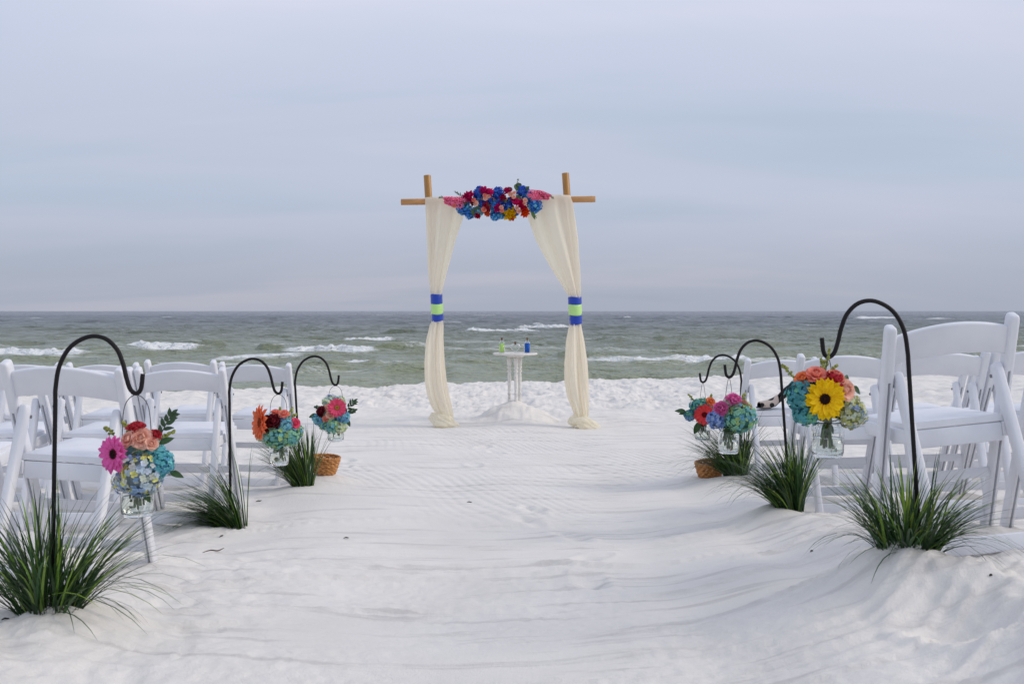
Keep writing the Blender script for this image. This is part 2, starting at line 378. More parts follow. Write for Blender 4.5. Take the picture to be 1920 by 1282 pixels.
hx = axis(4, 0.11, [(70, 1.0022), (400, 1.05), (30000, 1.5)]); xs = np.concatenate([-hx[:0:-1], hx])
ys = [18.0]
while ys[-1] < 33: ys.append(ys[-1] + 0.5)
while ys[-1] < 150: ys.append(ys[-1] + 0.0031 * ys[-1])
while ys[-1] < 950: ys.append(ys[-1] * 1.0075)
while ys[-1] < 40000: ys.append(ys[-1] * 1.4)
ys = np.array(ys); X, Y = np.meshgrid(xs, ys)
fade = 1 - sst(400, 900, np.hypot(X, Y)); shore = sst(26, 40, Y)
def wv(wl, seed, st=3.0): return vn(X / (wl * st) + 0.5 * vn(X / (wl * 5), Y / (wl * 4), seed + 7), Y / wl + 1.2 * vn(X / (wl * st * 1.6), Y / (wl * 3), seed + 9), seed)
def sharp(a): return 1 - 2 * np.abs(a)
Zs = fade * shore * (0.26 * sst(90, 200, Y) * sharp(wv(17, 99)) + 0.17 * sharp(wv(7.5, 101)) + 0.15 * sharp(wv(3.6, 103, 2.4)) + 0.11 * sharp(wv(1.9, 105, 1.9)) + 0.05 * wv(0.8, 107, 1.6))
FO = np.zeros_like(Zs)
# breakers: pixel span, base pixel y, crest height m, foam 0..1, trailing wash
BR = [(-60, 150, 671, .42, 1, .5), (228, 374, 658, .46, 1, .2), (528, 703, 667, .44, 1, .2), (405, 565, 673, .20, .95, .7), (646, 733, 641, .42, 1, .2),
      (600, 750, 686, .24, 1, .6), (872, 1012, 622, .42, 1, .6), (975, 1068, 616, .5, .9, .3), (1100, 1330, 683, .32, .78, .1), (1275, 1400, 684, .42, 1, .5), (1395, 1560, 687, .3, .6, .2),
      (1605, 1690, 598.5, .8, 1, .3), (1735, 1790, 600, .7, .8, .3), (300, 322, 596, .5, .8, .1), (880, 930, 592.0, .8, .5, .1), (690, 745, 593, .7, .5, .1), (1000, 1020, 611, .5, .8, .1), (1170, 1185, 597, .6, .8, .1), (40, 70, 598, .6, .7, .1), (830, 870, 606.5, .4, .5, .1), (1240, 1290, 604, .35, .4, .1), (1500, 1540, 611, .3, .35, .1),
      # green faces that have not broken
      (150, 232, 664, .34, 0, 0), (374, 420, 655, .3, 0, 0), (480, 530, 661, .42, 0, 0), (703, 790, 662, .38, 0, 0), (725, 800, 628, .6, 0, 0), (560, 640, 690, .25, 0, 0), (430, 520, 706, .22, 0, 0), (860, 1060, 691, .2, 0, 0), (640, 800, 702, .2, 0, 0), (1040, 1130, 681, .3, 0, 0), (1150, 1300, 640, .3, 0, 0), (1400, 1520, 650, .3, 0, 0), (120, 300, 628, .4, 0, 0), (380, 480, 640, .3, 0, 0), (1620, 1760, 640, .3, 0, 0), (1850, 1990, 668, .35, .5, .3), (300, 470, 684, .16, .7, .5), (-40, 120, 690, .16, .7, .5), (880, 1000, 655, .22, 0, 0)]
for bi, (x0, x1, pyb, hh, fo, wash) in enumerate(BR):
    D = FPX * (CAMZ - SEA) / (pyb - 583.0); xa = (x0 - 960) / FPX * D; xb = (x1 - 960) / FPX * D
    soft = max(0.38 * (xb - xa), 0.6)
    ii = np.where((ys > D - 9 - D * .02) & (ys < D + 9 + D * .02))[0]; jj = np.where((xs > xa - soft) & (xs < xb + soft))[0]
    if len(ii) < 2 or len(jj) < 2: continue
    sl = np.ix_(ii, jj); x = X[sl]; y = Y[sl]
    env = sst(xa - soft, xa + soft * .5, x) * (1 - sst(xb - soft * .5, xb + soft, x))
    k = max(1.0, D / 110)
    yy = (y - D - 0.10 * (x - xa) * (0.4 if fo else 0.2) - 0.8 * vn(x * 0.22, 0 * x + bi, 131) - 0.25 * vn(x * 1.1, 0 * x + bi, 133)) / k
    prof = np.where(yy < 0.55, sst(-0.25, 0.55, yy), np.exp(-((yy - 0.55) / 1.6) ** 2))
    hv = hh * env * (0.8 + 0.35 * vn(x * 0.7, 0 * x + bi, 135))
    add = hv * prof
    if fo:
        xj = x + 0.22 * soft * fbm(x * 0.8, y * 1.5, 3, 137); fe = sst(xa - 0.35 * soft, xa + soft * .35, xj) * (1 - sst(xb - soft * .35, xb + 0.35 * soft, xj))
        front = sst(-0.75, -0.05, yy) * (1 - sst(0.55, 1.5, yy))
        f = fo * fe * front
        w = max(wash, .45) * fe * sst(-4.2, -0.3, yy) * (1 - sst(0.2, 1.0, yy)) * np.clip(0.75 + 0.7 * fbm(x * 0.9, y * 1.6, 3, 139), 0, 1)
        f = np.maximum(f, 0.8 * w); FO[sl] = np.maximum(FO[sl], f)
        add = add + f * front * hh * (0.22 * fbm(x * 2.2, y * 2.6, 4, 141, .6) + 0.22 * np.clip(vn(x * 6, y * 5, 143), 0, 1))
        Zs[sl] = Zs[sl] * (1 - 0.6 * env * prof) 
    Zs[sl] = Zs[sl] + add
# thin streaks of old foam in the surf zone
stk = np.clip(fbm(X * 0.10, Y * 0.42, 5, 151) - 0.50, 0, 1) * (1 - sst(70, 120, Y)) * shore
FO = np.maximum(FO, np.clip(stk * 1.3, 0, 0.40))
sea = grid_mesh('sea', xs, ys, SEA + Zs, M_sea, {'foam': FO})

# ---------------------------------------------------------------- materials
M_white = mat('white_resin', (0.7, 0.72, 0.78), 0.42, 0.4)
n, l, p = nodes(M_white)
l.new(ramp(M_white, noise_node(M_white, 9, 5), [(0.3, (0.715, 0.725, 0.765)), (0.62, (0.775, 0.785, 0.82))]), p.inputs['Base Color'])
bump(M_white, noise_node(M_white, 180, 2), 0.08, 0.001)
M_bolt = mat('bolt_steel', (0.22, 0.22, 0.24), 0.4, 0.5, Metallic=0.9)
M_iron = mat('black_iron', (0.009, 0.008, 0.009), 0.6, 0.25)
bump(M_iron, noise_node(M_iron, 160, 3), 0.25, 0.001)
M_wire = mat('dark_wire', (0.05, 0.05, 0.055), 0.4, 0.5, Metallic=0.6)
def leafy(name, trans=0.35, rough=0.5, var=0.25, spec=0.3):
    m = mat(name, (1, 1, 1), rough, spec); n, l, p = nodes(m)
    a = n.new('ShaderNodeAttribute'); a.attribute_name = 'Col'
    r = ramp(m, noise_node(m, 130, 3), [(0.3, (1 - var,) * 3), (0.7, (1 + var * .3,) * 3)])
    x = n.new('ShaderNodeMix'); x.data_type = 'RGBA'; x.blend_type = 'MULTIPLY'; x.inputs['Factor'].default_value = 1
    l.new(a.outputs['Color'], x.inputs['A']); l.new(r, x.inputs['B']); l.new(x.outputs['Result'], p.inputs['Base Color'])
    tr = n.new('ShaderNodeBsdfTranslucent'); l.new(x.outputs['Result'], tr.inputs['Color'])
    ms = n.new('ShaderNodeMixShader'); ms.inputs[0].default_value = trans
    l.new(p.outputs[0], ms.inputs[1]); l.new(tr.outputs[0], ms.inputs[2])
    l.new(ms.outputs[0], n['Material Output'].inputs['Surface']); return m
M_petal = leafy('petal', 0.30, 0.6, 0.22, 0.2)
M_leaf = leafy('leaf', 0.2, 0.42, 0.3, 0.4)
M_grass = leafy('grass_blade', 0.18, 0.38, 0.2, 0.45)
M_glass = mat('jar_glass', (0.96, 0.985, 0.975), 0.02, 0.5, Transmission_Weight=1.0, IOR=1.45)
M_thin = mat('thin_bottle_glass', (0.98, 0.99, 0.99), 0.02, 0.5, Transmission_Weight=1.0, IOR=1.12)
M_frost = mat('thick_glass', (0.93, 0.95, 0.95), 0.2, 0.5, Transmission_Weight=0.35, IOR=1.3)
M_water = mat('jar_water', (0.95, 0.97, 0.92), 0.0, 0.5, Transmission_Weight=1.0, IOR=1.333)
M_bamboo = mat('bamboo', rgb(176, 128, 66), 0.42, 0.4); n, l, p = nodes(M_bamboo)
l.new(ramp(M_bamboo, noise_node(M_bamboo, 22, 5, stretch=(1, 1, 0.12)), [(0.25, rgb(142, 96, 44)), (0.55, rgb(180, 133, 70)), (0.8, rgb(200, 158, 92))]), p.inputs['Base Color'])
M_bambar = mat('bamboo_bar', rgb(190, 138, 84), 0.42, 0.4); n, l, p = nodes(M_bambar)
l.new(ramp(M_bambar, noise_node(M_bambar, 22, 5, stretch=(0.12, 1, 1)), [(0.25, rgb(158, 108, 60)), (0.55, rgb(193, 142, 90)), (0.8, rgb(208, 164, 112))]), p.inputs['Base Color'])
M_voile = mat('cream_voile', (0.985, 0.945, 0.825), 0.8, 0.1); n, l, p = nodes(M_voile)
tr = n.new('ShaderNodeBsdfTranslucent'); tr.inputs['Color'].default_value = (0.995, 0.96, 0.85, 1)
tp = n.new('ShaderNodeBsdfTransparent'); m1 = n.new('ShaderNodeMixShader'); m2 = n.new('ShaderNodeMixShader')
m1.inputs[0].default_value = 0.55; m2.inputs[0].default_value = 0.05
l.new(p.outputs[0], m1.inputs[1]); l.new(tr.outputs[0], m1.inputs[2]); l.new(m1.outputs[0], m2.inputs[1]); l.new(tp.outputs[0], m2.inputs[2])
l.new(m2.outputs[0], n['Material Output'].inputs['Surface'])
bump(M_voile, noise_node(M_voile, 12, 2, stretch=(1, 1, 0.06)), 0.05, 0.02)
def satin(name, c):
    m = mat(name, c, 0.35, 0.5, Sheen_Weight=0.2); bump(m, noise_node(m, 40, 3, stretch=(0.3, 0.3, 1.6)), 0.5, 0.006); return m
M_blue = satin('blue_satin', rgb(8, 58, 168)); M_lime = satin('lime_satin', rgb(184, 228, 138))
M_paint = mat('chippy_white_paint', (0.76, 0.745, 0.70), 0.55, 0.35); n, l, p = nodes(M_paint)
l.new(ramp(M_paint, noise_node(M_paint, 45, 5), [(0.28, (0.52, 0.48, 0.42)), (0.42, (0.74, 0.72, 0.68)), (0.7, (0.80, 0.79, 0.75))]), p.inputs['Base Color'])
M_cork = mat('cork', rgb(120, 86, 58), 0.9, 0.1); n, l, p = nodes(M_cork)
l.new(ramp(M_cork, noise_node(M_cork, 160, 3), [(0.35, rgb(84, 58, 40)), (0.65, rgb(140, 104, 72))]), p.inputs['Base Color'])
M_wick = mat('wicker', rgb(170, 112, 62), 0.6, 0.3); n, l, p = nodes(M_wick)
l.new(ramp(M_wick, noise_node(M_wick, 60, 4), [(0.3, rgb(150, 98, 54)), (0.55, rgb(200, 142, 86)), (0.8, rgb(218, 168, 112))]), p.inputs['Base Color'])

# ---------------------------------------------------------------- folding chairs
def rrect(w, h, r=0.007, k=3, notch=0.0, nw=0.0045):
    """rounded rectangle section in (u, v); optional slot in the -v side"""
    out = []
    for cx, cy, a0 in ((w / 2 - r, h / 2 - r, 0), (-w / 2 + r, h / 2 - r, 90), (-w / 2 + r, -h / 2 + r, 180), (w / 2 - r, -h / 2 + r, 270)):
        if a0 == 270 and notch is not None:
            out += [(-nw, -h / 2), (-nw, -h / 2 + notch), (nw, -h / 2 + notch), (nw, -h / 2)]
        for q in range(k + 1):
            a = R(a0 + 90 * q / k); out.append((cx + r * math.cos(a), cy + r * math.sin(a)))
    return out
def bar(mb, a, b, w, h, r=0.007, dome_a=0, dome_b=0, notch=None, n_from=0.0, upv=None):
    """bar from a to b; w along x-ish, h across; rounded (domed) ends"""
    a = Vector(a); b = Vector(b); t = (b - a).normalized(); Ln = (b - a).length
    u = Vector((1, 0, 0)) if abs(t.x) < 0.9 else Vector((0, 1, 0))
    if upv: u = Vector(upv)
    u = (u - t * u.dot(t)).normalized(); v = t.cross(u)
    if v.y < 0 and abs(t.x) < 0.9: v = -v
    st = []
    def dome(d, rev):
        q = [(0.0, 0.42), (0.06, 0.68), (0.2, 0.86), (0.5, 0.97), (1.0, 1.0)]
        return [(x * d, s) for x, s in q] if not rev else [(Ln - x * d, s) for x, s in q[::-1]]
    st += dome(dome_a, False) if dome_a else [(0, 0.93), (0.003, 1.0)]
    if notch is not None: st += [(n_from, 1.0), (n_from + 0.004, 1.0)]
    st += dome(dome_b, True) if dome_b else [(Ln - 0.003, 1.0), (Ln, 0.93)]
    secs = []
    for s, k in st:
        nn_ = None if notch is None else (notch if s >= n_from + 0.003 else 0.0)
        secs.append([a + t * s + u * (x * k) + v * (y * (k if k > 0.9 else 0.45 + 0.55 * k)) for x, y in rrect(w, h, min(r, w * .45, h * .45), 3, nn_)])
    loft(mb, secs)
CP = {}
def cpart(nm, fn, mt=None, smooth=True):
    mb = MB(); fn(mb); me = bpy.data.meshes.new(nm); me.from_pydata(mb.v, [], mb.f); me.materials.append(mt or M_white)
    me.polygons.foreach_set('use_smooth', [True] * len(me.polygons)); me.update()
    try: me.set_sharp_from_angle(angle=R(38))
    except Exception: pass
    CP.setdefault(nm, []).append(me)
def post_at(z): f = (TOPZ - z) / TOPZ; return TOPY + f * (0.185 - TOPY)
PW = 0.205
pd = Vector((0, 0.185 - TOPY, -TOPZ)).normalized()
for s in (-1, 1):
    cpart('back_post', lambda mb: bar(mb, (s * PW, TOPY, TOPZ), (s * PW, 0.185 + .012, -0.025), 0.034, 0.046, 0.010, dome_a=0.026, notch=0.016, n_from=0.20))
    cpart('rear_leg', lambda mb: bar(mb, (s * (PW - .036), post_at(.61) + .004, 0.618), (s * (PW - .036), -0.305, -0.03), 0.030, 0.044, 0.008, dome_a=0.030))
    cpart('bolt', lambda mb: tube(mb, [(s * (PW - .036) - .0175, post_at(.575) - .004, .575), (s * (PW - .036) + .0175, post_at(.575) - .004, .575)], 0.0065, 8), M_bolt)
def panel(mb):
    secs = []; up = -pd; fw = Vector((0, up.z, -up.y))
    for i in range(21):
        x = -0.197 + 0.394 * i / 20; q = 1 - (x / 0.197) ** 2
        c = Vector((x, TOPY, TOPZ)) + pd * (0.092 - 0.030 * q) - fw * 0.010 * q
        hh = 0.100 + 0.012 * q
        secs.append([c + up * b + fw * a for a, b in rrect(0.019, hh, 0.007, 3, None)])
    loft(mb, secs)
cpart('backrest', panel)
def seat(mb):
    nx, ny = 13, 11; top = []; 
    secs = []
    for j in range(ny):
        v = j / (ny - 1); y = -0.150 + 0.385 * v; e = 0.985 if j in (0, ny - 1) else 1.0
        z = 0.436 + 0.022 * v; w = 0.163 if v < 0.42 else 0.163 + 0.0 * v
        dz = 0.010 * math.sin(PI * v) ** 0.5
        ring = [(-w * e, z - .011), (-w * e, z + .006), (-w * .93, z + .0115), (-w * .5, z + .0115 + dz * .6), (0, z + .0115 + dz), (w * .5, z + .0115 + dz * .6), (w * .93, z + .0115), (w * e, z + .006), (w * e, z - .011)]
        secs.append([Vector((a, y, b)) for a, b in ring])
    loft(mb, secs)
cpart('seat', seat)
cpart('seat_rail', lambda mb: bar(mb, (-.148, -.140, .390), (.148, -.140, .390), 0.022, 0.062, 0.004, upv=(0, 1, 0)))
cpart('seat_rail', lambda mb: bar(mb, (-.148, .215, .416), (.148, .215, .416), 0.022, 0.050, 0.004, upv=(0, 1, 0)))
for s in (-1, 1):
    cpart('seat_rail', lambda mb: bar(mb, (s * .1615, -.158, .398), (s * .1615, .236, .424), 0.024, 0.050, 0.005))
cpart('stretcher', lambda mb: bar(mb, (-.190, post_at(.235), .235), (.190, post_at(.235), .235), 0.018, 0.036, 0.004, upv=(0, 1, 0)))
cpart('stretcher', lambda mb: bar(mb, (-.190, post_at(.075), .075), (.190, post_at(.075), .075), 0.018, 0.045, 0.004, upv=(0, 1, 0)))
cpart('stretcher', lambda mb: bar(mb, (-.156, -.283, .048), (.156, -.283, .048), 0.018, 0.056, 0.004, upv=(0, 1, 0)))
ORD = ['', 'second', 'third', 'fourth']
for (base, rot, nm, i) in CHM:
    lab = f'white folding chair at the aisle end, beside the hook of the {nm} jar' if i == 0 else f'{ORD[i]} white folding chair from the aisle in the row of the {nm} hook'
    t = thing('folding_chair', lab, 'chair', base, 'white folding chairs in rows'); t.rotation_euler = rot
    for k, ms in CP.items():
        for me in ms: link(k, me, t)

# ---------------------------------------------------------------- flowers
rng = random.Random(7)
def jit(c, a, r=rng): 
    k = 1 + r.uniform(-a, a); return tuple(max(0.0, x * k * (1 + r.uniform(-a * .3, a * .3))) for x in c)
def mixc(a, b, t): return tuple(x * (1 - t) + y * t for x, y in zip(a, b))
def petal_sheet(mb, M, o, ln, w, curl, cup, col, col2=None, nu=4, nv=3, tip=0.75, z0=0.0, ruf=0.0):
    """petal growing along local +x of M, from o"""
    vs = []; fs = []; cs = []
    for i in range(nu + 1):
        u = i / nu; ww = w * (math.sin(PI * min(1, 0.12 + u * tip)) ** 0.8) * (1 if i < nu else 0.72)
        for j in range(nv + 1):
            v = j / nv * 2 - 1
            zz = z0 + curl * ln * u * u + cup * w * v * v + (ruf * math.sin(7 * u + 5 * v) * u if ruf else 0)
            vs.append(o + M @ Vector((ln * u - 0.1 * ln * v * v * (u > .9), ww * v, zz))); cs.append(mixc(col, col2 or col, u))
    for i in range(nu):
        for j in range(nv):
            a = i * (nv + 1) + j; fs.append((a, a + 1, a + nv + 2, a + nv + 1))
    b = len(mb.v); mb.v += [tuple(v) for v in vs]; mb.f += [tuple(q + b for q in f) for f in fs]; mb.c += cs
def ico(mb, c, r, col, seg=8, rings=5, sq=(1, 1, 1)):
    secs = []
    for i in range(rings + 1):
        a = PI * i / rings; rr = max(r * math.sin(a), r * .02)
        secs.append([Vector(c) + Vector((rr * math.cos(2 * PI * j / seg) * sq[0], rr * math.sin(2 * PI * j / seg) * sq[1], -r * math.cos(a) * sq[2])) for j in range(seg)])
    loft(mb, secs, col)
def hydrangea(Rr, cols, n=70, seed=0):
    r = random.Random(seed); mb = MB(); ico(mb, (0, 0, 0), Rr * .74, mixc(cols[0], (0.03, 0.08, 0.03), .5), 10, 6); n = int(n * 2.1)
    fr = Rr * 4.3 / math.sqrt(n)
    for k in range(n):
        z = 1 - 2 * (k + .5) / n; a = k * 2.39996 + r.uniform(-.15, .15); q = math.sqrt(max(0, 1 - z * z))
        d = Vector((q * math.cos(a), q * math.sin(a), z)); d = (d + Vector([r.uniform(-.18, .18) for _ in range(3)])).normalized()
        # colour drifts across the head
        c = cols[min(len(cols) - 1, int(abs(vn(np.array([d.x * 1.6 + seed]), np.array([d.z * 1.6 + d.y]), 5)[0] * 1.15 + r.uniform(-.12, .3)) * len(cols)))]
        c = jit(c, .16, r); M = basis(d + Vector([r.uniform(-.3, .3) for _ in range(3)]), r.uniform(0, 6))
        o = d * Rr * (r.uniform(.80, 1.04) + .13 * float(vn(np.array([d.x * 2.3 + seed]), np.array([d.z * 2.3 - d.y * 1.7]), 8)[0])); f = fr * r.uniform(.62, 1.08)
        for p_ in range(4):
            Mp = M @ Matrix.Rotation(p_ * PI / 2 + r.uniform(-.12, .12), 3, 'Z')
            vs = [o + Mp @ Vector(v) for v in ((0, 0, -.05 * f), (f * .28, f * .30, f * .05), (f * .56, f * .24, f * r.uniform(-.08, .14)), (f * .66, 0, f * r.uniform(-.04, .06)), (f * .56, -f * .24, f * r.uniform(-.08, .14)), (f * .28, -f * .30, f * .05))]
            cc = jit(c, .08, r); b = len(mb.v); mb.v += [tuple(v) for v in vs]; mb.f += [(b, b + 1, b + 2, b + 3), (b, b + 3, b + 4, b + 5)]
            mb.c += [mixc(cc, (.25, .3, .05), .3)] + [cc] * 5
    return mb
def rose(Rr, col, seed=0, openness=1.0):
    r = random.Random(seed); mb = MB(); deep = mixc(col, (col[0] * .95, col[1] * .5, col[2] * .42), .5)
    ico(mb, (0, 0, -.05 * Rr), Rr * .42, deep, 8, 5)
    for li, (cnt, tilt, rad, ln) in enumerate(((3, 82, .10, .62), (4, 74, .20, .72), (5, 62, .30, .82), (5, 46, .40, .92), (6, 24 / openness, .46, .95))):
        for k in range(cnt):
            a = 2 * PI * k / cnt + li * .7 + r.uniform(-.15, .15); T = R(tilt + r.uniform(-5, 5))
            M = Matrix.Rotation(a, 3, 'Z') @ Matrix.Rotation(-T, 3, 'Y')
            o = Matrix.Rotation(a, 3, 'Z') @ Vector((Rr * rad * .55, 0, -Rr * .35))
            petal_sheet(mb, M, o, Rr * ln, Rr * (.34 + .10 * li), -.30 if li > 2 else .12, .5 if li < 3 else .32, jit(deep, .05, r), jit(mixc(col, deep, .55 - .13 * li), .06, r), 5, 4, .62)
    return mb
def ruffle(Rr, col, seed=0, n=42, pt=0.8, w=.2, dark=.5):
    """carnation / dahlia head: many layered petals round +z"""
    r = random.Random(seed); mb = MB(); ico(mb, (0, 0, -.1 * Rr), Rr * .45, mixc(col, (.01, .0, .0), dark), 8, 5)
    for k in range(n):
        f = (k + .5) / n; tilt = R(88 - 92 * f + r.uniform(-9, 9)); a = k * 2.39996 + r.uniform(-.2, .2)
        M = Matrix.Rotation(a, 3, 'Z') @ Matrix.Rotation(-tilt, 3, 'Y')
        o = Matrix.Rotation(a, 3, 'Z') @ Vector((Rr * .12 * f, 0, -Rr * .12))
        petal_sheet(mb, M, o, Rr * (.72 + .3 * f) * r.uniform(.88, 1.08), Rr * w * r.uniform(.85, 1.2), .12, .7, jit(mixc(col, (col[0] * .3, 0, 0), dark), .1, r), jit(col, .16, r), 4, 3, pt, ruf=Rr * .05)
    return mb
def spray(pts, rad, col, seed=0, n=70):
    r = random.Random(seed); mb = MB(); P = smooth_path(pts, 6); tube(mb, P, .0022, 5, (.10, .16, .04))
    for k in range(n):
        f = k / n; i = min(int(f * (len(P) - 1)), len(P) - 2); c = P[i].lerp(P[i + 1], f * (len(P) - 1) - i)
        d = Vector([r.gauss(0, 1) for _ in range(3)]).normalized(); rr = rad * (1.0 - .75 * f) 
        M = basis(d, r.uniform(0, 6)); o = c + d * rr; fr = rad * .85 * (1 - .5 * f)
        cc = jit(col, .2, r)
        for q in range(5):
            Mp = M @ Matrix.Rotation(q * 2 * PI / 5, 3, 'Z')
            mb.add([o + Mp @ Vector(v) for v in ((0, 0, 0), (fr * .55, fr * .3, fr * .15), (fr, 0, fr * .1), (fr * .55, -fr * .3, fr * .15))], [(0, 1, 2, 3)], cc)
    return mb
def buds(pts, seed, col=(.36, .40, .08), n=26, rad=.010, size=.0042):
    """goldenrod-like sprig: stem with little buds"""
    r = random.Random(seed); mb = MB(); P = smooth_path(pts, 6); tube(mb, P, .0013, 5, (.16, .24, .05))
    for k in range(n):
        f = .2 + .8 * k / n; i = min(int(f * (len(P) - 1)), len(P) - 2); c = P[i]
        d = Vector([r.gauss(0, 1) for _ in range(3)]).normalized()
        ico(mb, c + d * rad * (1.25 - f) * r.uniform(.4, 1), size * r.uniform(.6, 1.1), jit(col, .3, r), 5, 3)
    return mb
def leaf(ln, w, col, seed=0, bend=.25, fold=.25):
    r = random.Random(seed); mb = MB(); n = 7; vs = []; cs = []
    for i in range(n + 1):
        u = i / n; ww = w * (math.sin(PI * u ** .8) ** .85 if 0 < i < n else .04)
        z = -bend * ln * u * u
        for v in (-1, -.5, 0, .5, 1): vs.append((ln * u, ww * v, z + fold * ww * abs(v))); cs.append(jit(mixc(col, (col[0] * 1.6, col[1] * 1.5, col[2] * 1.5), .25 if v == 0 else 0), .08, r))
    fs = []
    for i in range(n):
        for j in range(4): a = i * 5 + j; fs.append((a, a + 1, a + 6, a + 5))
    mb.v = vs; mb.f = fs; mb.c = cs
    return mb
def leaf_sprig(pts, seed, col=(.035, .075, .03), n=9, ln=.035, w=.007):
    r = random.Random(seed); mb = MB(); P = smooth_path(pts, 6); tube(mb, P, .0015, 5, (.06, .09, .03))
    for k in range(n):
        f = .15 + .85 * k / (n - 1); i = min(int(f * (len(P) - 1)), len(P) - 2); t = (P[i + 1] - P[i]).normalized()
        sd_ = t.cross(Vector((0, -1, .2))).normalized() * (1 if k % 2 else -1)
        d = (t * .8 + sd_ * r.uniform(.5, 1) + Vector((0, r.uniform(-.4, .2), 0))).normalized() if k < n - 1 else t
        lf = leaf(ln * r.uniform(.7, 1.1), w, jit(col, .25, r), k)
        x = d; zz = Vector((r.uniform(-.4, .4), -1, r.uniform(0, .8))); y = zz.cross(x).normalized(); zz = x.cross(y)
        M = Matrix((x, y, zz)).transposed(); b = len(mb.v)
        mb.v += [tuple(P[i] + M @ Vector(v)) for v in lf.v]; mb.f += [tuple(q + b for q in f_) for f_ in lf.f]; mb.c += lf.c
    return mb
PET = {}
def gerbera(parent, loc, normal, Rr, col, ccol, seed=0, n=24, ring=None, w=.135):
    """head: disc mesh; every ray petal its own piece"""
    r = random.Random(seed); mb = MB()
    lathe(mb, [(Rr * .27, -.06 * Rr), (Rr * .29, .03 * Rr), (Rr * .25, .085 * Rr)], 16, ring or ccol)
    lathe(mb, [(Rr * .25, .08 * Rr), (Rr * .19, .115 * Rr), (Rr * .12, .11 * Rr), (Rr * .05, .08 * Rr), (.001, .075 * Rr)], 16, ccol)
    for k in range(70):
        a = k * 2.4; q = Rr * .27 * math.sqrt((k + .5) / 70)
        ico(mb, (q * math.cos(a), q * math.sin(a), .10 * Rr), Rr * .026, jit(ring or ccol, .3, r) if k > 42 else jit(ccol, .4, r), 4, 3)
    lathe(mb, [(.004, -.5 * Rr), (.0045, -.25 * Rr), (Rr * .22, -.10 * Rr), (Rr * .22, -.04 * Rr)], 8, (.10, .18, .05))
    o = mb.build('gerbera', M_petal, parent, loc=loc); o.rotation_mode = 'QUATERNION'; o.rotation_quaternion = basis(normal, r.uniform(0, 1)).to_quaternion()
    for v in range(3):
        pm = MB(); petal_sheet(pm, Matrix.Identity(3), Vector((0, 0, 0)), Rr * .78, Rr * w, [-.06, .05, -.16][v], .35, mixc(col, (col[0] * .85, col[1] * .6, col[2] * .7), .3), jit(col, .06, r), 6, 4, .80)
        me = bpy.data.meshes.new('petal'); me.from_pydata(pm.v, [], pm.f); a = me.color_attributes.new('Col', 'FLOAT_COLOR', 'POINT')
        a.data.foreach_set('color', np.array([(*c, 1) for c in pm.c], dtype=np.float32).ravel()); me.polygons.foreach_set('use_smooth', [True] * len(me.polygons)); me.materials.append(M_petal); PET[v] = me
    for layer, (cnt, tilt, sc_) in enumerate(((n, 6, 1.0), (n * 2 // 3, 17, .84))):
        for k in range(cnt):
            a = 2 * PI * k / cnt + r.uniform(-.07, .07) + layer * .13
            q = link('petal', PET[r.randrange(3)], o); s = sc_ * r.uniform(.92, 1.05)
            q.matrix_local = Matrix.Translation((Rr * .24 * math.cos(a), Rr * .24 * math.sin(a), .02 * Rr * (1 + layer))) @ (Matrix.Rotation(a, 4, 'Z') @ Matrix.Rotation(-R(tilt + r.uniform(-7, 7)), 4, 'Y') @ Matrix.Scale(s, 4))
    return o
def put(mb, name, parent, loc, normal=None, spin=0.0, m=None):
    o = mb.build(name, m or M_petal, parent, loc=loc)
    if normal is not None: o.rotation_mode = 'QUATERNION'; o.rotation_quaternion = basis(normal, spin).to_quaternion()
    return o

TEAL = [pet(34, 140, 152), pet(60, 165, 175), pet(96, 170, 130), pet(30, 112, 150)]
TEALG = [pet(90, 172, 178), pet(120, 185, 150), pet(160, 190, 110), pet(80, 160, 190)]
SKYB = [pet(92, 178, 205), pet(110, 190, 200), pet(80, 150, 205)]
PALE = [rgb(205, 220, 240), rgb(224, 230, 222), rgb(232, 226, 134), rgb(160, 190, 236)]
LAV = [rgb(140, 172, 232), rgb(168, 192, 238), rgb(118, 150, 222)]
AQUA = [pet(60, 175, 190), pet(90, 195, 200), pet(50, 140, 175), pet(150, 205, 170)]
PALEC = [rgb(222, 224, 150), rgb(212, 222, 205), rgb(226, 228, 196), rgb(165, 190, 225)]
PALEG = [pet(190, 205, 150), pet(205, 215, 190), pet(160, 195, 190)]
BLU = [rgb(40, 132, 222), rgb(84, 172, 236), rgb(28, 100, 205), rgb(104, 186, 226)]
NAVY = [rgb(26, 76, 205), rgb(44, 112, 222), rgb(22, 56, 176), rgb(96, 166, 226)]
PEACH = rgb(255, 216, 194); CORAL = rgb(255, 170, 150); ORNG = rgb(255, 160, 104); RED = pet(196, 18, 48); WINE = pet(120, 6, 34)
PINK = pet(226, 74, 168); HOT = pet(236, 48, 104); ORANGE = pet(244, 100, 14); YEL = rgb(255, 218, 20); SCAR = pet(220, 28, 34); MAG = rgb(248, 138, 200)
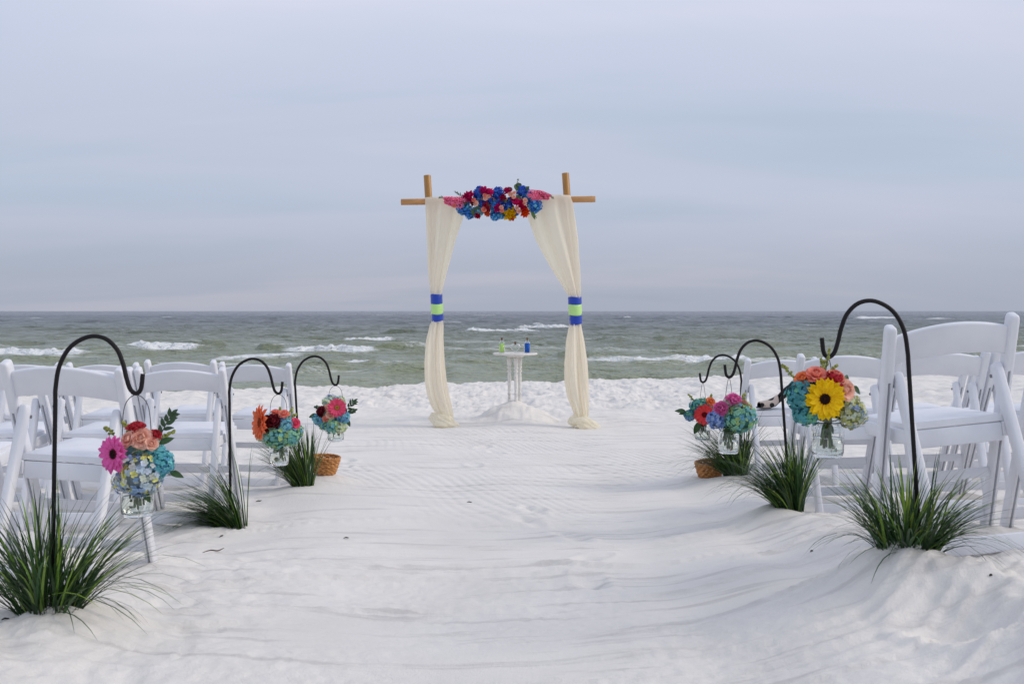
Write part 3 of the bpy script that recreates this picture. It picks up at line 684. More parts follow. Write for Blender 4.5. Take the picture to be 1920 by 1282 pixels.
BOUQ = [
 dict(i=0, c=(258, 862), r=66, lab='bouquet with a pink gerbera and peach roses in the hanging jar', fl=[
  ('g', 214, 851, 31, (-.55, -1, .05), PINK, rgb(30, 8, 14), rgb(150, 40, 60)), ('r', 265, 821, 17, (.05, -1, .35), PEACH), ('r', 239, 823, 14, (-.4, -.8, .5), PEACH), ('r', 284, 831, 11, (.5, -.9, .3), PEACH),
  ('c', 256, 803, 16, (0, -.3, 1), RED), ('c', 291, 815, 11, (.6, -.5, .8), RED), ('h', 264, 888, 40, 0, PALE), ('h', 233, 902, 22, 0, PALE), ('h', 303, 868, 25, 0, AQUA), ('h', 262, 850, 34, .06, TEALG), ('h', 292, 848, 20, 0.02, AQUA),
  ('b', 215, 818, 196, 801), ('b', 242, 812, 230, 790), ('b', 298, 826, 328, 808), ('s', 300, 818, 324, 776), ('l', 318, 884, 340, 892), ('l', 298, 832, 322, 820), ('l', 268, 918, 280, 940)]),
 dict(i=1, c=(520, 800), r=48, lab='bouquet with an orange gerbera and wine red bloom in the hanging jar', fl=[
  ('g', 489, 792, 29, (-1, -.62, .1), ORANGE, rgb(150, 60, 10), rgb(200, 80, 10)), ('c', 511, 793, 17, (-.1, -1, .25), WINE), ('r', 516, 771, 7, (0, -.4, 1), CORAL), ('r', 532, 775, 8.5, (.1, -.7, .8), CORAL), ('r', 554, 793, 8.5, (.7, -.9, .3), HOT),
  ('h', 536, 797, 17, 0, SKYB), ('h', 519, 817, 24, 0, TEALG), ('h', 543, 817, 20, 0, TEALG), ('h', 557, 808, 13, 0.02, TEALG), ('h', 495, 816, 14, .0, PALEG), ('h', 522, 795, 26, .07, TEALG),
  ('b', 540, 785, 549, 764), ('b', 526, 785, 525, 763), ('b', 545, 785, 556, 776), ('l', 505, 822, 500, 833)]),
 dict(i=2, c=(620, 780), r=34, lab='bouquet with a hot pink gerbera and dark leaf sprays in the hanging jar', fl=[
  ('g', 632, 764, 15.5, (.1, -1, .15), HOT, rgb(190, 150, 60), rgb(225, 60, 90)), ('c', 603, 772, 10, (-.5, -.8, .2), WINE), ('r', 613, 764, 6, (-.2, -.9, .5), PEACH), ('r', 619, 778, 7.5, (0, -1, .2), PEACH), ('r', 610, 785, 5.5, (-.2, -1, 0), CORAL),
  ('h', 643, 783, 13, 0, SKYB), ('h', 622, 797, 16, 0, TEALG), ('h', 638, 799, 13, 0, PALEG), ('h', 597, 786, 11, 0, SKYB), ('h', 607, 797, 10, 0, TEALG), ('h', 615, 754, 11, .03, PALEG), ('h', 637, 752, 11, .04, PALEG), ('h', 622, 748, 10, .05, PALE), ('h', 620, 778, 22, .06, TEALG),
  ('s', 648, 772, 664, 752), ('s', 648, 778, 664, 769), ('s', 605, 768, 592, 763), ('l', 596, 778, 579, 780), ('l', 650, 785, 656, 798)]),
 dict(i=3, c=(1547, 752), r=70, lab='bouquet with a large yellow gerbera and coral roses in the hanging jar', fl=[
  ('g', 1546, 748, 40, (.02, -1, .05), YEL, rgb(34, 12, 10), rgb(120, 60, 8)), ('h', 1503, 742, 32, 0, TEAL), ('h', 1512, 772, 27, 0, TEAL), ('h', 1530, 725, 24, .03, TEAL), ('h', 1598, 776, 27, 0, PALEC), ('h', 1590, 755, 20, .02, PALEC), ('h', 1550, 752, 36, .08, TEAL),
  ('r', 1505, 709, 14, (-.5, -.7, .7), ORNG), ('r', 1531, 701, 17, (-.1, -.7, .8), CORAL), ('r', 1567, 702, 14, (.2, -.5, .9), CORAL), ('c', 1562, 712, 19, (.2, -.4, .8), RED), ('r', 1586, 730, 18, (.45, -1, .3), PEACH),
  ('b', 1490, 712, 1465, 683), ('b', 1548, 700, 1556, 654), ('b', 1545, 702, 1540, 672), ('b', 1556, 702, 1570, 683), ('l', 1598, 724, 1615, 736), ('l', 1584, 716, 1590, 702), ('l', 1550, 775, 1565, 783)]),
 dict(i=4, c=(1372, 776), r=46, lab='bouquet with magenta lilies and a large sea green hydrangea in the hanging jar', fl=[
  ('h', 1388, 782, 30, 0, TEALG), ('h', 1343, 786, 19, 0, LAV), ('c', 1352, 766, 13, (-.3, -1, .3), MAG), ('c', 1375, 750, 14, (.1, -.7, .8), MAG), ('r', 1402, 764, 9, (.6, -.8, .6), HOT), ('r', 1395, 757, 8, (.2, -.7, .7), CORAL), ('h', 1366, 758, 13, .02, PALEG), ('h', 1372, 778, 28, .07, TEALG), ('l', 1352, 792, 1345, 778),
  ('b', 1390, 758, 1397, 737), ('b', 1365, 755, 1362, 742), ('l', 1370, 805, 1355, 806)]),
 dict(i=5, c=(1316, 770), r=30, lab='bouquet with a red gerbera in the hanging jar', fl=[
  ('g', 1321, 777, 17, (-.15, -1, -.1), SCAR, rgb(110, 10, 14), rgb(170, 16, 22)), ('h', 1306, 761, 14, 0, TEAL), ('h', 1293, 778, 11, 0, TEAL), ('h', 1319, 755, 10, .02, TEALG), ('r', 1333, 752, 8, (.3, -.8, .6), ORNG), ('h', 1335, 770, 14, .02, TEALG), ('h', 1315, 772, 18, .06, TEAL), ('h', 1294, 782, 8, -.01, LAV),
  ('b', 1302, 752, 1290, 739), ('b', 1333, 748, 1334, 739), ('l', 1286, 771, 1269, 769), ('l', 1288, 773, 1275, 775), ('l', 1312, 790, 1303, 812), ('l', 1318, 790, 1326, 800)]),
]

# ---------------------------------------------------------------- hooks, jars, bouquets, grass
HP = [(0, 0), (.013, .068), (.047, .124), (.100, .153), (.148, .148), (.183, .116), (.201, .072), (.211, .029), (.222, -.003), (.239, -.015), (.253, -.001), (.259, .043)]
for hi, h in enumerate(HOOKS):
    d, s = h['d'], h['s']; top = at(*h['top'], d); by = at(h['top'][0], h['base'], d).z
    ln = top.z - by + 0.16; foot = Vector((top.x - h['lean'] * ln * 1.0, top.y, top.z - ln))
    g0 = Vector((top.x - h['lean'] * (ln - .16), top.y, by))
    t = thing('shepherd_hook', f'black iron shepherd hook carrying the {h["k"]} jar', 'hook', g0, 'black shepherd hooks along the aisle')
    mb = MB(); path = [foot - g0] + smooth_path([foot.lerp(top, .6) - g0, foot.lerp(top, .93) - g0] + [top - g0 + Vector((s * a, 0, b)) for a, b in HP], 5)
    tube(mb, path, 0.0066, 10); mb.build('stem', M_iron, t)
    h['j'] = top + Vector((s * .239, 0, -.015))
    mb = MB(); tube(mb, [Vector((0, 0, .012)), Vector((s * .075, -.01, .012))], .0055, 6); mb.build('step_bar', M_iron, t)
    mb = MB(); tube(mb, [Vector((s * .075, -.01, .018)), Vector((s * .075, -.01, -.12))], .0055, 6); mb.build('prong', M_iron, t)
    # jar: glass with a real wall, wire bail, water
    jb = at(*h['jar'], d); jb.x = h['j'].x; jb.y = h['j'].y; JH = .128; JR = .048
    jt = thing('hanging_jar', f'clear glass jar of water hung by wire on the {h["k"]} hook', 'jar', jb, 'glass jars hung from the hooks')
    mb = MB()
    lathe(mb, [(.006, .006), (.036, .004), (.040, .0), (.0445, .005), (.0475, .016), (.048, .045), (.048, .082), (.046, .094), (.0385, .103), (.0375, .106), (.0385, .109), (.0375, .113), (.0385, .117), (.0375, .1205), (.0375, JH),
               (.0345, JH), (.0345, .105), (.043, .092), (.0450, .080), (.0450, .018), (.041, .0095), (.006, .0095)], 32)
    mb.build('glass', M_glass, jt)
    mb = MB(); lathe(mb, [(.004, .0105), (.039, .0105), (.0442, .019), (.0442, .058), (.042, .0575), (.002, .0575)], 28); mb.build('water', M_water, jt)
    mb = MB(); top_l = h['j'].z - jb.z - .004
    yaw = .1 if hi in (0, 1, 2) else .75
    ex, ey = math.cos(yaw) * .039, math.sin(yaw) * .039
    wide = 1.12 if hi < 3 else .8; k8 = .74 if hi < 3 else .45
    tube(mb, smooth_path([(-ex, -ey, .112), (-ex * 1.02, -ey * 1.02, .135), (-ex * .95 * wide, -ey * .95 * wide, .112 + (top_l - .112) * .55), (-ex * k8 * wide, -ey * k8 * wide, .112 + (top_l - .112) * .88), (0, 0, top_l), (ex * k8 * wide, ey * k8 * wide, .112 + (top_l - .112) * .88), (ex * .95 * wide, ey * .95 * wide, .112 + (top_l - .112) * .55), (ex * 1.02, ey * 1.02, .135), (ex, ey, .112)], 5), .0013, 5)
    lathe(mb, [(.0388, .104), (.0402, .1055), (.0388, .107)], 24, cap=False); mb.build('wire_handle', M_wire, jt)
    # bouquet
    B = BOUQ[hi]; sc_ = d / FPX; cpt = at(*B['c'], d); Rb = B['r'] * sc_
    bt = thing('bouquet', B['lab'], 'bouquet', jb + Vector((0, 0, .012)), 'bouquets in hanging jars')
    O = Vector(bt.location)
    def bp(px, py, extra=0.0):
        q = at(px, py, d); u = (q.x - cpt.x) / Rb; v = (q.z - cpt.z) / Rb; k = max(0.0, 1 - u * u * .8 - v * v * .8)
        q.y += -.62 * Rb * math.sqrt(k) + extra; q2 = at(px, py, d * (q.y / (d * 1.0)) if False else d + (q.y - at(px, py, d).y)); return q2
    mb = MB(); r = random.Random(hi + 50)
    for k in range(11):      # stems gathered in the jar
        a = r.uniform(0, 6.28); q = r.uniform(.006, .030)
        tube(mb, smooth_path([(q * math.cos(a), q * math.sin(a), r.uniform(.008, .045)), (q * .7 * math.cos(a), q * .7 * math.sin(a), .08), (.022 * math.cos(a + 2), .02 * math.sin(a + 2), .118), (.035 * math.cos(a + 2), .03 * math.sin(a + 2), .19)], 4), r.uniform(.0022, .0036), 6, jit((.14, .23, .07), .3, r))
    for k in range(5):
        lf = leaf(.05, .014, jit((.07, .14, .04), .3, r), k); a = r.uniform(0, 6.28); M = Matrix.Rotation(a, 3, 'Z') @ Matrix.Rotation(R(r.uniform(35, 70)), 3, 'Y'); b = len(mb.v)
        mb.v += [tuple(M @ Vector(v) * .75 + Vector((0, 0, .088))) for v in lf.v]; mb.f += [tuple(i + b for i in f) for f in lf.f]; mb.c += lf.c
    mb.build('stems', M_leaf, bt)
    for fi, F in enumerate(B['fl']):
        sd_ = hi * 40 + fi
        if F[0] == 'g': gerbera(bt, bp(F[1], F[2], -.022) - O, F[4], F[3] * sc_ * (1.17 if hi != 3 else .97), F[5], F[6], sd_, 22, F[7], .165)
        elif F[0] == 'r': put(rose(F[3] * sc_ * 1.05, F[5], sd_), 'rose', bt, bp(F[1], F[2], -.006) - O, F[4], sd_)
        elif F[0] == 'c': put(ruffle(F[3] * sc_ * 1.1, F[5], sd_, 46, .62, .34, .22), 'ruffled_bloom', bt, bp(F[1], F[2], .0) - O, F[4])
        elif F[0] == 'h': put(hydrangea(F[3] * sc_, F[5], int(34 + F[3] * 2.1), sd_), 'hydrangea', bt, bp(F[1], F[2], F[4] + .015) - O)
        else:
            a = bp(F[1], F[2], .01) - O; b = at(F[3], F[4], d - .25 * Rb) - O; m_ = a.lerp(b, .55) + Vector((0, 0, (b - a).length * .08))
            if F[0] == 'b': buds([a, m_, b], sd_, size=.0046 if d < 4 else .0055).build('bud_sprig', M_leaf, bt)
            elif F[0] == 's': leaf_sprig([a, m_, b], sd_, ln=(b - a).length * .42).build('leaf_spray', M_leaf, bt)
            else:
                x = (b - a).normalized(); z = Vector((.1, -1, .5)); y = z.cross(x).normalized(); z = x.cross(y)
                o = leaf((b - a).length * 1.15, (b - a).length * .26, (.04, .095, .03), sd_).build('leaf', M_leaf, bt, loc=a); o.rotation_mode = 'QUATERNION'; o.rotation_quaternion = Matrix((x, y, z)).transposed().to_quaternion()

# grass: (blades, length, spread, wind x, wind y, base radius x)
GR = [(520, .43, 1.05, .10, -.05, .085, 1), (560, .47, .62, -1.05, .05, .042, 2), (560, .44, .55, -.42, .0, .04, 3), (540, .32, 1.1, .03, -.05, .085, 4), (640, .40, .75, -.50, -.05, .06, 5), (600, .46, .85, -.55, -.1, .07, 6)]
for hi, h in enumerate(HOOKS):
    nb, LN, spd, wx, wy, br, sd_ = GR[hi]; r = random.Random(900 + sd_); G = h['g']
    t = thing('grass_clump', f'clump of long dark green artificial grass at the foot of the {h["k"]} hook', 'grass clump', (G.x, G.y, G.z), 'grass clumps along the aisle')
    for part in (0, 1):
        mb = MB(); vs = []; fs = []; cs = []
        for k in range(int(nb * .78 * (.78 if part == 0 else .22))):
            a = r.uniform(0, 2 * PI); q = math.sqrt(r.random()); bx, by_ = br * q * math.cos(a), br * .6 * q * math.sin(a)
            ln = LN * r.triangular(.45, 1.12, .9); ten = spd * (q * .55 + r.random() ** 1.5 * .55)
            dx, dy = math.cos(a) * ten + wx * r.uniform(.4, 1.3), math.sin(a) * ten * .75 + wy
            if sd_ in (1, 4): dx += r.gauss(0, .26)
            droop = r.uniform(.1, .75) * (ten + abs(wx)) * (1.25 if r.random() < .25 else .8)
            if sd_ in (1, 4) and r.random() < .10: dx = r.choice((1, 1, -1)) * r.uniform(.9, 1.6); droop = r.uniform(.7, 1.2); ln *= 1.05
            if r.random() < .06: droop += .9
            w0 = r.uniform(.0020, .0042); n_ = 7; p0 = Vector((bx, by_, -.03)); sp_ = Vector((-dy, dx, 0)); 
            sp_ = (sp_.normalized() if sp_.length > .05 else Vector((1, 0, 0))) * .6 + Vector((math.cos(a * 7), math.sin(a * 7), 0)) * .6
            col = jit((.021, .058, .018), .5, r) if part == 0 else jit((.15, .26, .04), .4, r)
            pt = p0.copy(); dr = Vector((dx * .55, dy * .55, 1)).normalized(); b = len(vs)
            for i in range(n_ + 1):
                u = i / n_; ww = w0 * (1 - u ** 2.2) + .0002
                vs.append(pt - sp_ * ww); vs.append(pt + sp_ * ww); cc = mixc(col, (col[0] * 1.5, col[1] * 1.35, col[2]), u); cs += [cc, cc]
                dr = (dr + Vector((dx * .16, dy * .16, -droop * .42 * (u + .15)))).normalized(); pt = pt + dr * (ln / n_)
            fs += [(b + 2 * i, b + 2 * i + 1, b + 2 * i + 3, b + 2 * i + 2) for i in range(n_)]
        mb.v = [tuple(v) for v in vs]; mb.f = fs; mb.c = cs
        o = mb.build('blades' if part == 0 else 'pale_blades', M_grass, t)
        if part: o['label'] = 'brighter yellow green blades'

# ---------------------------------------------------------------- bamboo arch
t = thing('bamboo_arch', 'bamboo arch of two posts and a crossbar standing in the sand', 'arch', (PL1 + PR1) / 2)
O = (PL1 + PR1) / 2
def bamboo(a, b, rad, name, m, nodes_at, ext=0.0):
    mb = MB(); a = a - O; b = b - O; dr = (b - a).normalized(); b = b + dr * ext; Ln = (b - a).length
    st = [0, .002]; rd = [rad * .97, rad]
    for q in nodes_at:
        for e, k in ((-.012, 1.0), (-.004, 1.05), (0, 1.015), (.004, 1.06), (.014, 1.0)): st.append(q + e); rd.append(rad * k)
    st += [Ln - .002, Ln]; rd += [rad, rad * .97]
    # open hollow ends
    pts = [a + dr * s for s in st]; tube(mb, pts, rd, 18, cap=False)
    for e, sg in ((a, 1), (b, -1)):
        tube(mb, [e, e + dr * sg * .0005, e + dr * sg * .03], [rad * .97, rad * .74, rad * .72], 18, cap=False)
        tube(mb, [e + dr * sg * .03, e + dr * sg * .031], [rad * .72, .001], 18, cap=False)
    return mb.build(name, m, t)
bamboo(PL0, PL1, .037, 'post', M_bamboo, [.42, .86, 1.3, 1.75, 2.2], .25); bamboo(PR0, PR1, .037, 'post', M_bamboo, [.40, .84, 1.25, 1.7, 2.2], .25)
bamboo(BAR0, BAR1, .032, 'crossbar', M_bambar, [.16, .6, 1.05, 1.5, 1.93])

# curtains: measured half-outlines at the arch depth  (pixel y, left x, right x, depth of bundle m)
CURT = [
 dict(lab='narrow cream voile curtain tied to the arch post on the green bottle side', fold=5, rows=[(371, 797, 874, .080), (376, 797, 876, .086), (390, 798, 875, .080), (412, 799, 868, .072), (450, 801, 855, .062), (500, 803, 842, .066), (535, 806, 832, .068), (553, 808, 828, .066), (577, 809, 829, .064), (601, 810, 831, .066), (610, 806, 832, .075), (640, 799, 832, .10), (680, 796, 833, .115), (715, 796, 836, .115), (742, 800, 841, .11), (762, 808, 846, .10), (776, 818, 849, .085), (786, 824, 850, .07)],
  tie=[(552, 572), (570, 589), (588, 602)], tx=[(808, 829), (809, 830), (810, 831)], knot=[(806, 778, .03, .030), (818, 787, -.06, .062), (836, 793, -.07, .068), (850, 798, -.03, .045), (861, 800, -.02, .022)]),
 dict(lab='wide cream voile curtain tied to the arch post on the blue bottle side', fold=6, rows=[(367, 984, 1069, .080), (372, 982, 1072, .086), (388, 985, 1075, .080), (410, 990, 1078, .072), (450, 1004, 1084, .062), (500, 1031, 1088, .066), (535, 1053, 1089, .068), (556, 1066, 1089, .066), (582, 1067, 1090, .064), (606, 1068, 1090, .066), (614, 1066, 1091, .075), (640, 1061, 1096, .10), (680, 1058, 1101, .115), (715, 1059, 1103, .115), (745, 1065, 1104, .11), (768, 1074, 1104, .10), (780, 1078, 1103, .085), (788, 1080, 1102, .07)],
  tie=[(557, 572), (571, 591), (590, 608)], tx=[(1066, 1090), (1067, 1090), (1068, 1091)], knot=[(1070, 797, .0, .030), (1078, 789, -.06, .055), (1094, 791, -.08, .066), (1108, 797, -.05, .050), (1124, 803, -.02, .022)]),
]
for ci, C in enumerate(CURT):
    Ob = PL1 if ci == 0 else PR1
    th = thing('curtain', C['lab'], 'curtain', Ob, 'cream curtains of the arch')
    rows = C['rows']; yy = [q[0] for q in rows]; NS, NT = 132, 110; secs = []; r = random.Random(77 + ci)
    ph = [r.uniform(0, 6.28) for _ in range(8)]
    for i in range(NT):
        y = yy[0] + (yy[-1] - yy[0]) * i / (NT - 1)
        xl = np.interp(y, yy, [q[1] for q in rows]); xr = np.interp(y, yy, [q[2] for q in rows]); b = np.interp(y, yy, [q[3] for q in rows])
        dd = ARCH_D - .035 - .02; c0 = at((xl + xr) / 2, y, dd); A = (xr - xl) / 2 * dd / FPX
        tgt = 577 if ci == 0 else 582
        up = max(0.0, min(1.0, (tgt - y) / 190)); bundle = 1 - up
        am = (.25 + .75 * bundle) * (.36 if abs(y - tgt) > 28 else .12) * min(1, (y - yy[0] + 2) / 40)
        ring = []
        for k in range(NS):
            a = 2 * PI * k / NS; ca, sa = math.cos(a), math.sin(a); ex = .85 - .30 * up
            X_ = math.copysign(abs(ca) ** (.9 - .35 * up), ca); Y_ = math.copysign(abs(sa) ** ex, sa)
            tw = (y - tgt) * .006
            fo = .55 * math.sin(C['fold'] * a + ph[0] + tw * 2.0) + .30 * bundle * math.sin((C['fold'] * 2 + 1) * a + ph[1] - tw * 2.6) + .05 * math.sin((C['fold'] * 3 + 2) * a + ph[2] + tw * 3)
            rad = 1 + am * (fo - .35)
            # loose sheet above the tie: soft vertical pleats running to the tie
            pl = up * (.020 * math.sin(7 * X_ + ph[3]) + .010 * math.sin(15 * X_ + ph[4])) * min(1, (y - yy[0]) / 30)
            ring.append(c0 - Ob + Vector((A * X_ * (1 + (rad - 1) * .45), b * Y_ * rad + pl, 0)))
        secs.append(ring)
    mb = MB(); loft(mb, secs, cap=True); mb.build('cloth', M_voile, th)
    for k, ((ya, yb), (xa, xb)) in enumerate(zip(C['tie'], C['tx'])):
        mb = MB(); secs = []; dd = ARCH_D - .055
        for i in range(7):
            f = i / 6; y = ya + (yb - ya) * f; c0 = at((xa + xb) / 2 + (f - .5) * .6, y, dd) - Ob; A = (xb - xa) / 2 * dd / FPX * (1.05 + .015 * math.sin(i * 2.1 + k)) + (.003 if k == 1 else .001)
            secs.append([c0 + Vector((A * math.cos(a), (.074 + .004 * (k == 1)) * math.sin(a), .006 * math.sin(a * 2 + k) + .004 * math.cos(a))) for a in [2 * PI * q / 40 for q in range(40)]])
        loft(mb, secs); o = mb.build('ribbon_band', M_lime if k == 1 else M_blue, th); o['label'] = 'lime green satin band' if k == 1 else 'royal blue satin band'
    mb = MB(); P = smooth_path([at(a, b, ARCH_D - .04 + c) - Ob for a, b, c, e in C['knot']], 9); rr = np.interp(np.linspace(0, 1, len(P)), np.linspace(0, 1, len(C['knot'])), [q[3] for q in C['knot']])
    secs = []
    for i, p_ in enumerate(P):
        tn = (P[min(i + 1, len(P) - 1)] - P[max(i - 1, 0)]).normalized(); u = Vector((0, 1, 0)); w = tn.cross(u).normalized()
        secs.append([p_ + (u * math.cos(a) + w * math.sin(a)) * rr[i] * (1 + .20 * math.sin(4 * a + i * .22 + ph[6]) + .13 * math.sin(9 * a - i * .25)) for a in [2 * PI * q / 60 for q in range(60)]])
    loft(mb, secs); mb.build('knot', M_voile, th)

# ---------------------------------------------------------------- garland on the crossbar
GD = ARCH_D - .16; gs = GD / FPX
gt = thing('flower_garland', 'garland of blue hydrangeas, magenta blooms and peach roses along the arch crossbar', 'garland', at(932, 382, ARCH_D - .12)); O = Vector(gt.location)
GF = [('h', 868, 388, 14, BLU), ('h', 881, 399, 11, BLU), ('h', 873, 376, 9, BLU), ('h', 897, 365, 11, NAVY), ('h', 899, 355, 7, NAVY), ('h', 897, 396, 11, SKYB), ('h', 926, 386, 10, BLU), ('h', 933, 363, 12, NAVY), ('h', 938, 378, 8, NAVY), ('h', 928, 404, 10, BLU), ('h', 953, 388, 11, NAVY), ('h', 958, 375, 7, NAVY),
      ('h', 980, 360, 12, NAVY), ('h', 990, 367, 10, BLU), ('h', 1002, 386, 14, BLU), ('h', 998, 374, 9, BLU), ('h', 940, 403, 8, BLU), ('h', 965, 398, 8, NAVY), ('h', 915, 374, 9, NAVY), ('h', 905, 384, 9, NAVY),
      ('d', 879, 370, 11, rgb(178, 16, 84)), ('d', 908, 358, 9, rgb(190, 22, 108)), ('d', 918, 362, 9, rgb(206, 30, 110)), ('d', 952, 359, 8, rgb(184, 18, 92)), ('d', 943, 371, 7, rgb(160, 14, 70)), ('d', 912, 389, 9, rgb(172, 16, 60)), ('d', 934, 390, 8, rgb(184, 20, 108)), ('d', 970, 379, 9, rgb(214, 34, 116)), ('d', 979, 384, 9, rgb(196, 16, 76)), ('d', 896, 404, 6, rgb(172, 10, 58)), ('d', 981, 391, 7, rgb(190, 16, 60)), ('d', 984, 398, 9, rgb(236, 74, 14)), ('d', 914, 400, 6, rgb(214, 92, 50)),
      ('d', 957, 401, 12, rgb(250, 178, 8)), ('d', 959, 407, 7, rgb(200, 20, 70)), ('d', 888, 381, 6, rgb(120, 14, 50)), ('d', 962, 372, 6, rgb(170, 16, 90)),
      ('r', 910, 372, 4.5, PEACH), ('r', 909, 366, 4, CORAL), ('r', 916, 368, 4, PEACH), ('r', 892, 381, 5, PEACH), ('r', 907, 393, 5, CORAL), ('r', 957, 364, 5, PEACH), ('r', 964, 361, 4, PEACH), ('r', 963, 369, 4, PEACH), ('r', 940, 389, 4, PEACH), ('r', 941, 395, 4, CORAL), ('r', 985, 375, 4.5, PEACH), ('r', 984, 381, 4, PEACH), ('r', 969, 390, 4, PEACH), ('r', 973, 396, 4.5, PEACH), ('r', 888, 375, 4, CORAL), ('r', 851, 385, 4.5, CORAL)]
def gp(px, py, ex=0.0):
    v = (py - 381) / 34.0; return at(px, py, GD - .085 * math.sqrt(max(0, 1 - v * v)) + ex) - O
for fi, F in enumerate(GF):
    k, px, py, rr = F[:4]; rr *= gs; nrm = ((px - 932) / 160, -1, (381 - py) / 45 + .15)
    if k == 'h': put(hydrangea(rr * 1.02, F[4], 60, 300 + fi), 'hydrangea', gt, gp(px, py, .02))
    elif k == 'd': put(ruffle(rr * 1.15, tuple(min(.9, c * 1.3) for c in F[4]), 300 + fi, 34, .78, .22, .10), 'dahlia', gt, gp(px, py, -.03), nrm)
    else: put(rose(rr * .9, F[4], 300 + fi), 'rose', gt, gp(px, py, -.055), nrm)
PK = rgb(255, 134, 172)
for i, P in enumerate([[(868, 378), (850, 374), (833, 372)], [(862, 384), (846, 381), (834, 379)], [(996, 364), (1014, 363), (1031, 367)], [(998, 370), (1016, 369), (1028, 372)]]):
    spray([gp(*q, -.03) for q in P], .036, PK, 40 + i, 90).build('flower_spike', M_petal, gt)
for i, (a, b, c) in enumerate([((968, 358), (972, 345), .3), ((960, 358), (954, 351), .3), ((986, 356), (991, 350), .3), ((876, 372), (868, 384), .25), ((884, 392), (888, 402), .25), ((996, 396), (1003, 408), .2), ((968, 366), (975, 372), .3), ((912, 380), (918, 392), .2), ((940, 398), (948, 404), .2), ((900, 388), (890, 392), .2), ((950, 380), (944, 374), .2), ((978, 350), (970, 343), .25)]):
    A, Bp = gp(*a, -.04), gp(*b, -.05); x = (Bp - A).normalized(); z = Vector((.2, -1, .4)); y = z.cross(x).normalized(); z = x.cross(y)
    ln = (Bp - A).length * 1.3; o = leaf(ln, ln * c, jit((.05, .10, .03), .3), i).build('leaf', M_leaf, gt, loc=A); o.rotation_mode = 'QUATERNION'; o.rotation_quaternion = Matrix((x, y, z)).transposed().to_quaternion()
for i, (a, b) in enumerate([((872, 372), (852, 359)), ((868, 374), (856, 362)), ((832, 372), (824, 371)), ((1028, 368), (1037, 371)), ((996, 398), (1005, 407)), ((970, 352), (971, 336))]):
    A, Bp = gp(*a), gp(*b, -.02); leaf_sprig([A, A.lerp(Bp, .5) + Vector((0, -.01, .01)), Bp], 70 + i, (.13, .17, .09), 9, .022, .004).build('fern_sprig', M_leaf, gt)

# ---------------------------------------------------------------- table and bottles
TZ = at(966, 661, TBL_D).z; tb = thing('pedestal_table', 'small white round table on three turned legs in a sand mound', 'table', (TB.x, TB.y, ground(TB.x, TB.y)))
O = Vector(tb.location)
mb = MB(); c = Vector((TB.x, TB.y, TZ)) - O
lathe(mb, [(.002, -.022), (.232, -.022), (.241, -.018), (.244, -.011), (.241, -.004), (.236, 0), (.225, 0), (.222, -.004), (.002, -.004)], 48, center=c); o = mb.build('tabletop', M_paint, tb)
mb = MB(); lathe(mb, [(.002, -.045), (.085, -.045), (.10, -.034), (.10, -.022), (.002, -.022)], 32, center=c); mb.build('apron', M_paint, tb)
LP = [(-.013, .0), (.018, .0)]
H = TZ - .045 - (TB.z - .05)
prof = [(.019, 0), (.019, .10), (.013, .11), (.021, .125), (.013, .14), (.018, .16), (.024, .21), (.020, .25), (.014, .30), (.0125, .34), (.019, .35), (.0125, .36), (.0145, .42), (.0165, .48), (.0150, .53), (.0125, .55), (.022, .562), (.0125, .575), (.016, .59), (.022, .60), (.014, .612), (.019, .625), (.021, .66), (.021, H)]
prof = [(a, z if z < .30 else .30 + (z - .30) * (H - .30) / (.70 - .30) if z != H else H) for a, z in prof]
for lx, ly in ((-.064, -.02), (.008, -.06), (.050, .05)):
    mb = MB(); lathe(mb, [(a * 1.25, z) for a, z in prof if z <= H], 16, center=Vector((TB.x + lx, TB.y + ly, TB.z - .05)) - O); mb.build('leg', M_paint, tb)
def sandmat(name, c):
    m = mat(name, c, 0.9, .2); n, l, p = nodes(m); l.new(ramp(m, noise_node(m, 300, 2), [(.3, tuple(x * .75 for x in c)), (.7, c)]), p.inputs['Base Color']); return m
for px, colr, lab in ((941, rgb(206, 248, 150), 'corked glass bottle filled with lime green sand on the table'), (988.5, rgb(44, 110, 215), 'corked glass bottle filled with deep blue sand on the table')):
    p0 = at(px, 661, TBL_D - .02); p0.z = TZ - .003
    bt = thing('sand_bottle', lab, 'bottle', p0, 'bottles on the table')
    mb = MB(); lathe(mb, [(.004, .0025), (.029, .001), (.0315, .004), (.0315, .104), (.028, .118), (.016, .130), (.0125, .136), (.0125, .146), (.0145, .147), (.0145, .150), (.0095, .150), (.0095, .136), (.014, .127), (.0255, .116), (.029, .103), (.029, .006), (.004, .005)], 24); mb.build('glass', M_thin, bt)
    mb = MB(); lathe(mb, [(.002, .0055), (.0286, .0062), (.0286, .102), (.020, .108), (.002, .110)], 24); mb.build('sand_fill', sandmat('dyed_sand', colr), bt)
    mb = MB(); lathe(mb, [(.002, .138), (.0088, .138), (.0112, .168), (.002, .169)], 14); mb.build('cork', M_cork, bt)
p0 = at(966, 661, TBL_D - .03); p0.z = TZ - .003
bt = thing('heart_bottle', 'clear heart shaped glass bottle with cork between the two filled bottles', 'bottle', p0)
hp = []
for k in range(40):
    a = 2 * PI * k / 40; x = 16 * math.sin(a) ** 3; y = 13 * math.cos(a) - 5 * math.cos(2 * a) - 2 * math.cos(3 * a) - math.cos(4 * a); hp.append((x / 17 * .060, (y + 17) / 29 * .100))
mb = MB(); cz = .056
secs = [[Vector((cx * k, yy_, cz + (z - cz) * k)) for cx, z in hp] for k, yy_ in ((.80, -.020), (.94, -.016), (1, -.006), (1, .006), (.94, .016), (.80, .020), (.72, .016), (.80, .006), (.80, -.006), (.72, -.016))]
loft(mb, secs, cap=False); kk = 40; nb = len(secs)
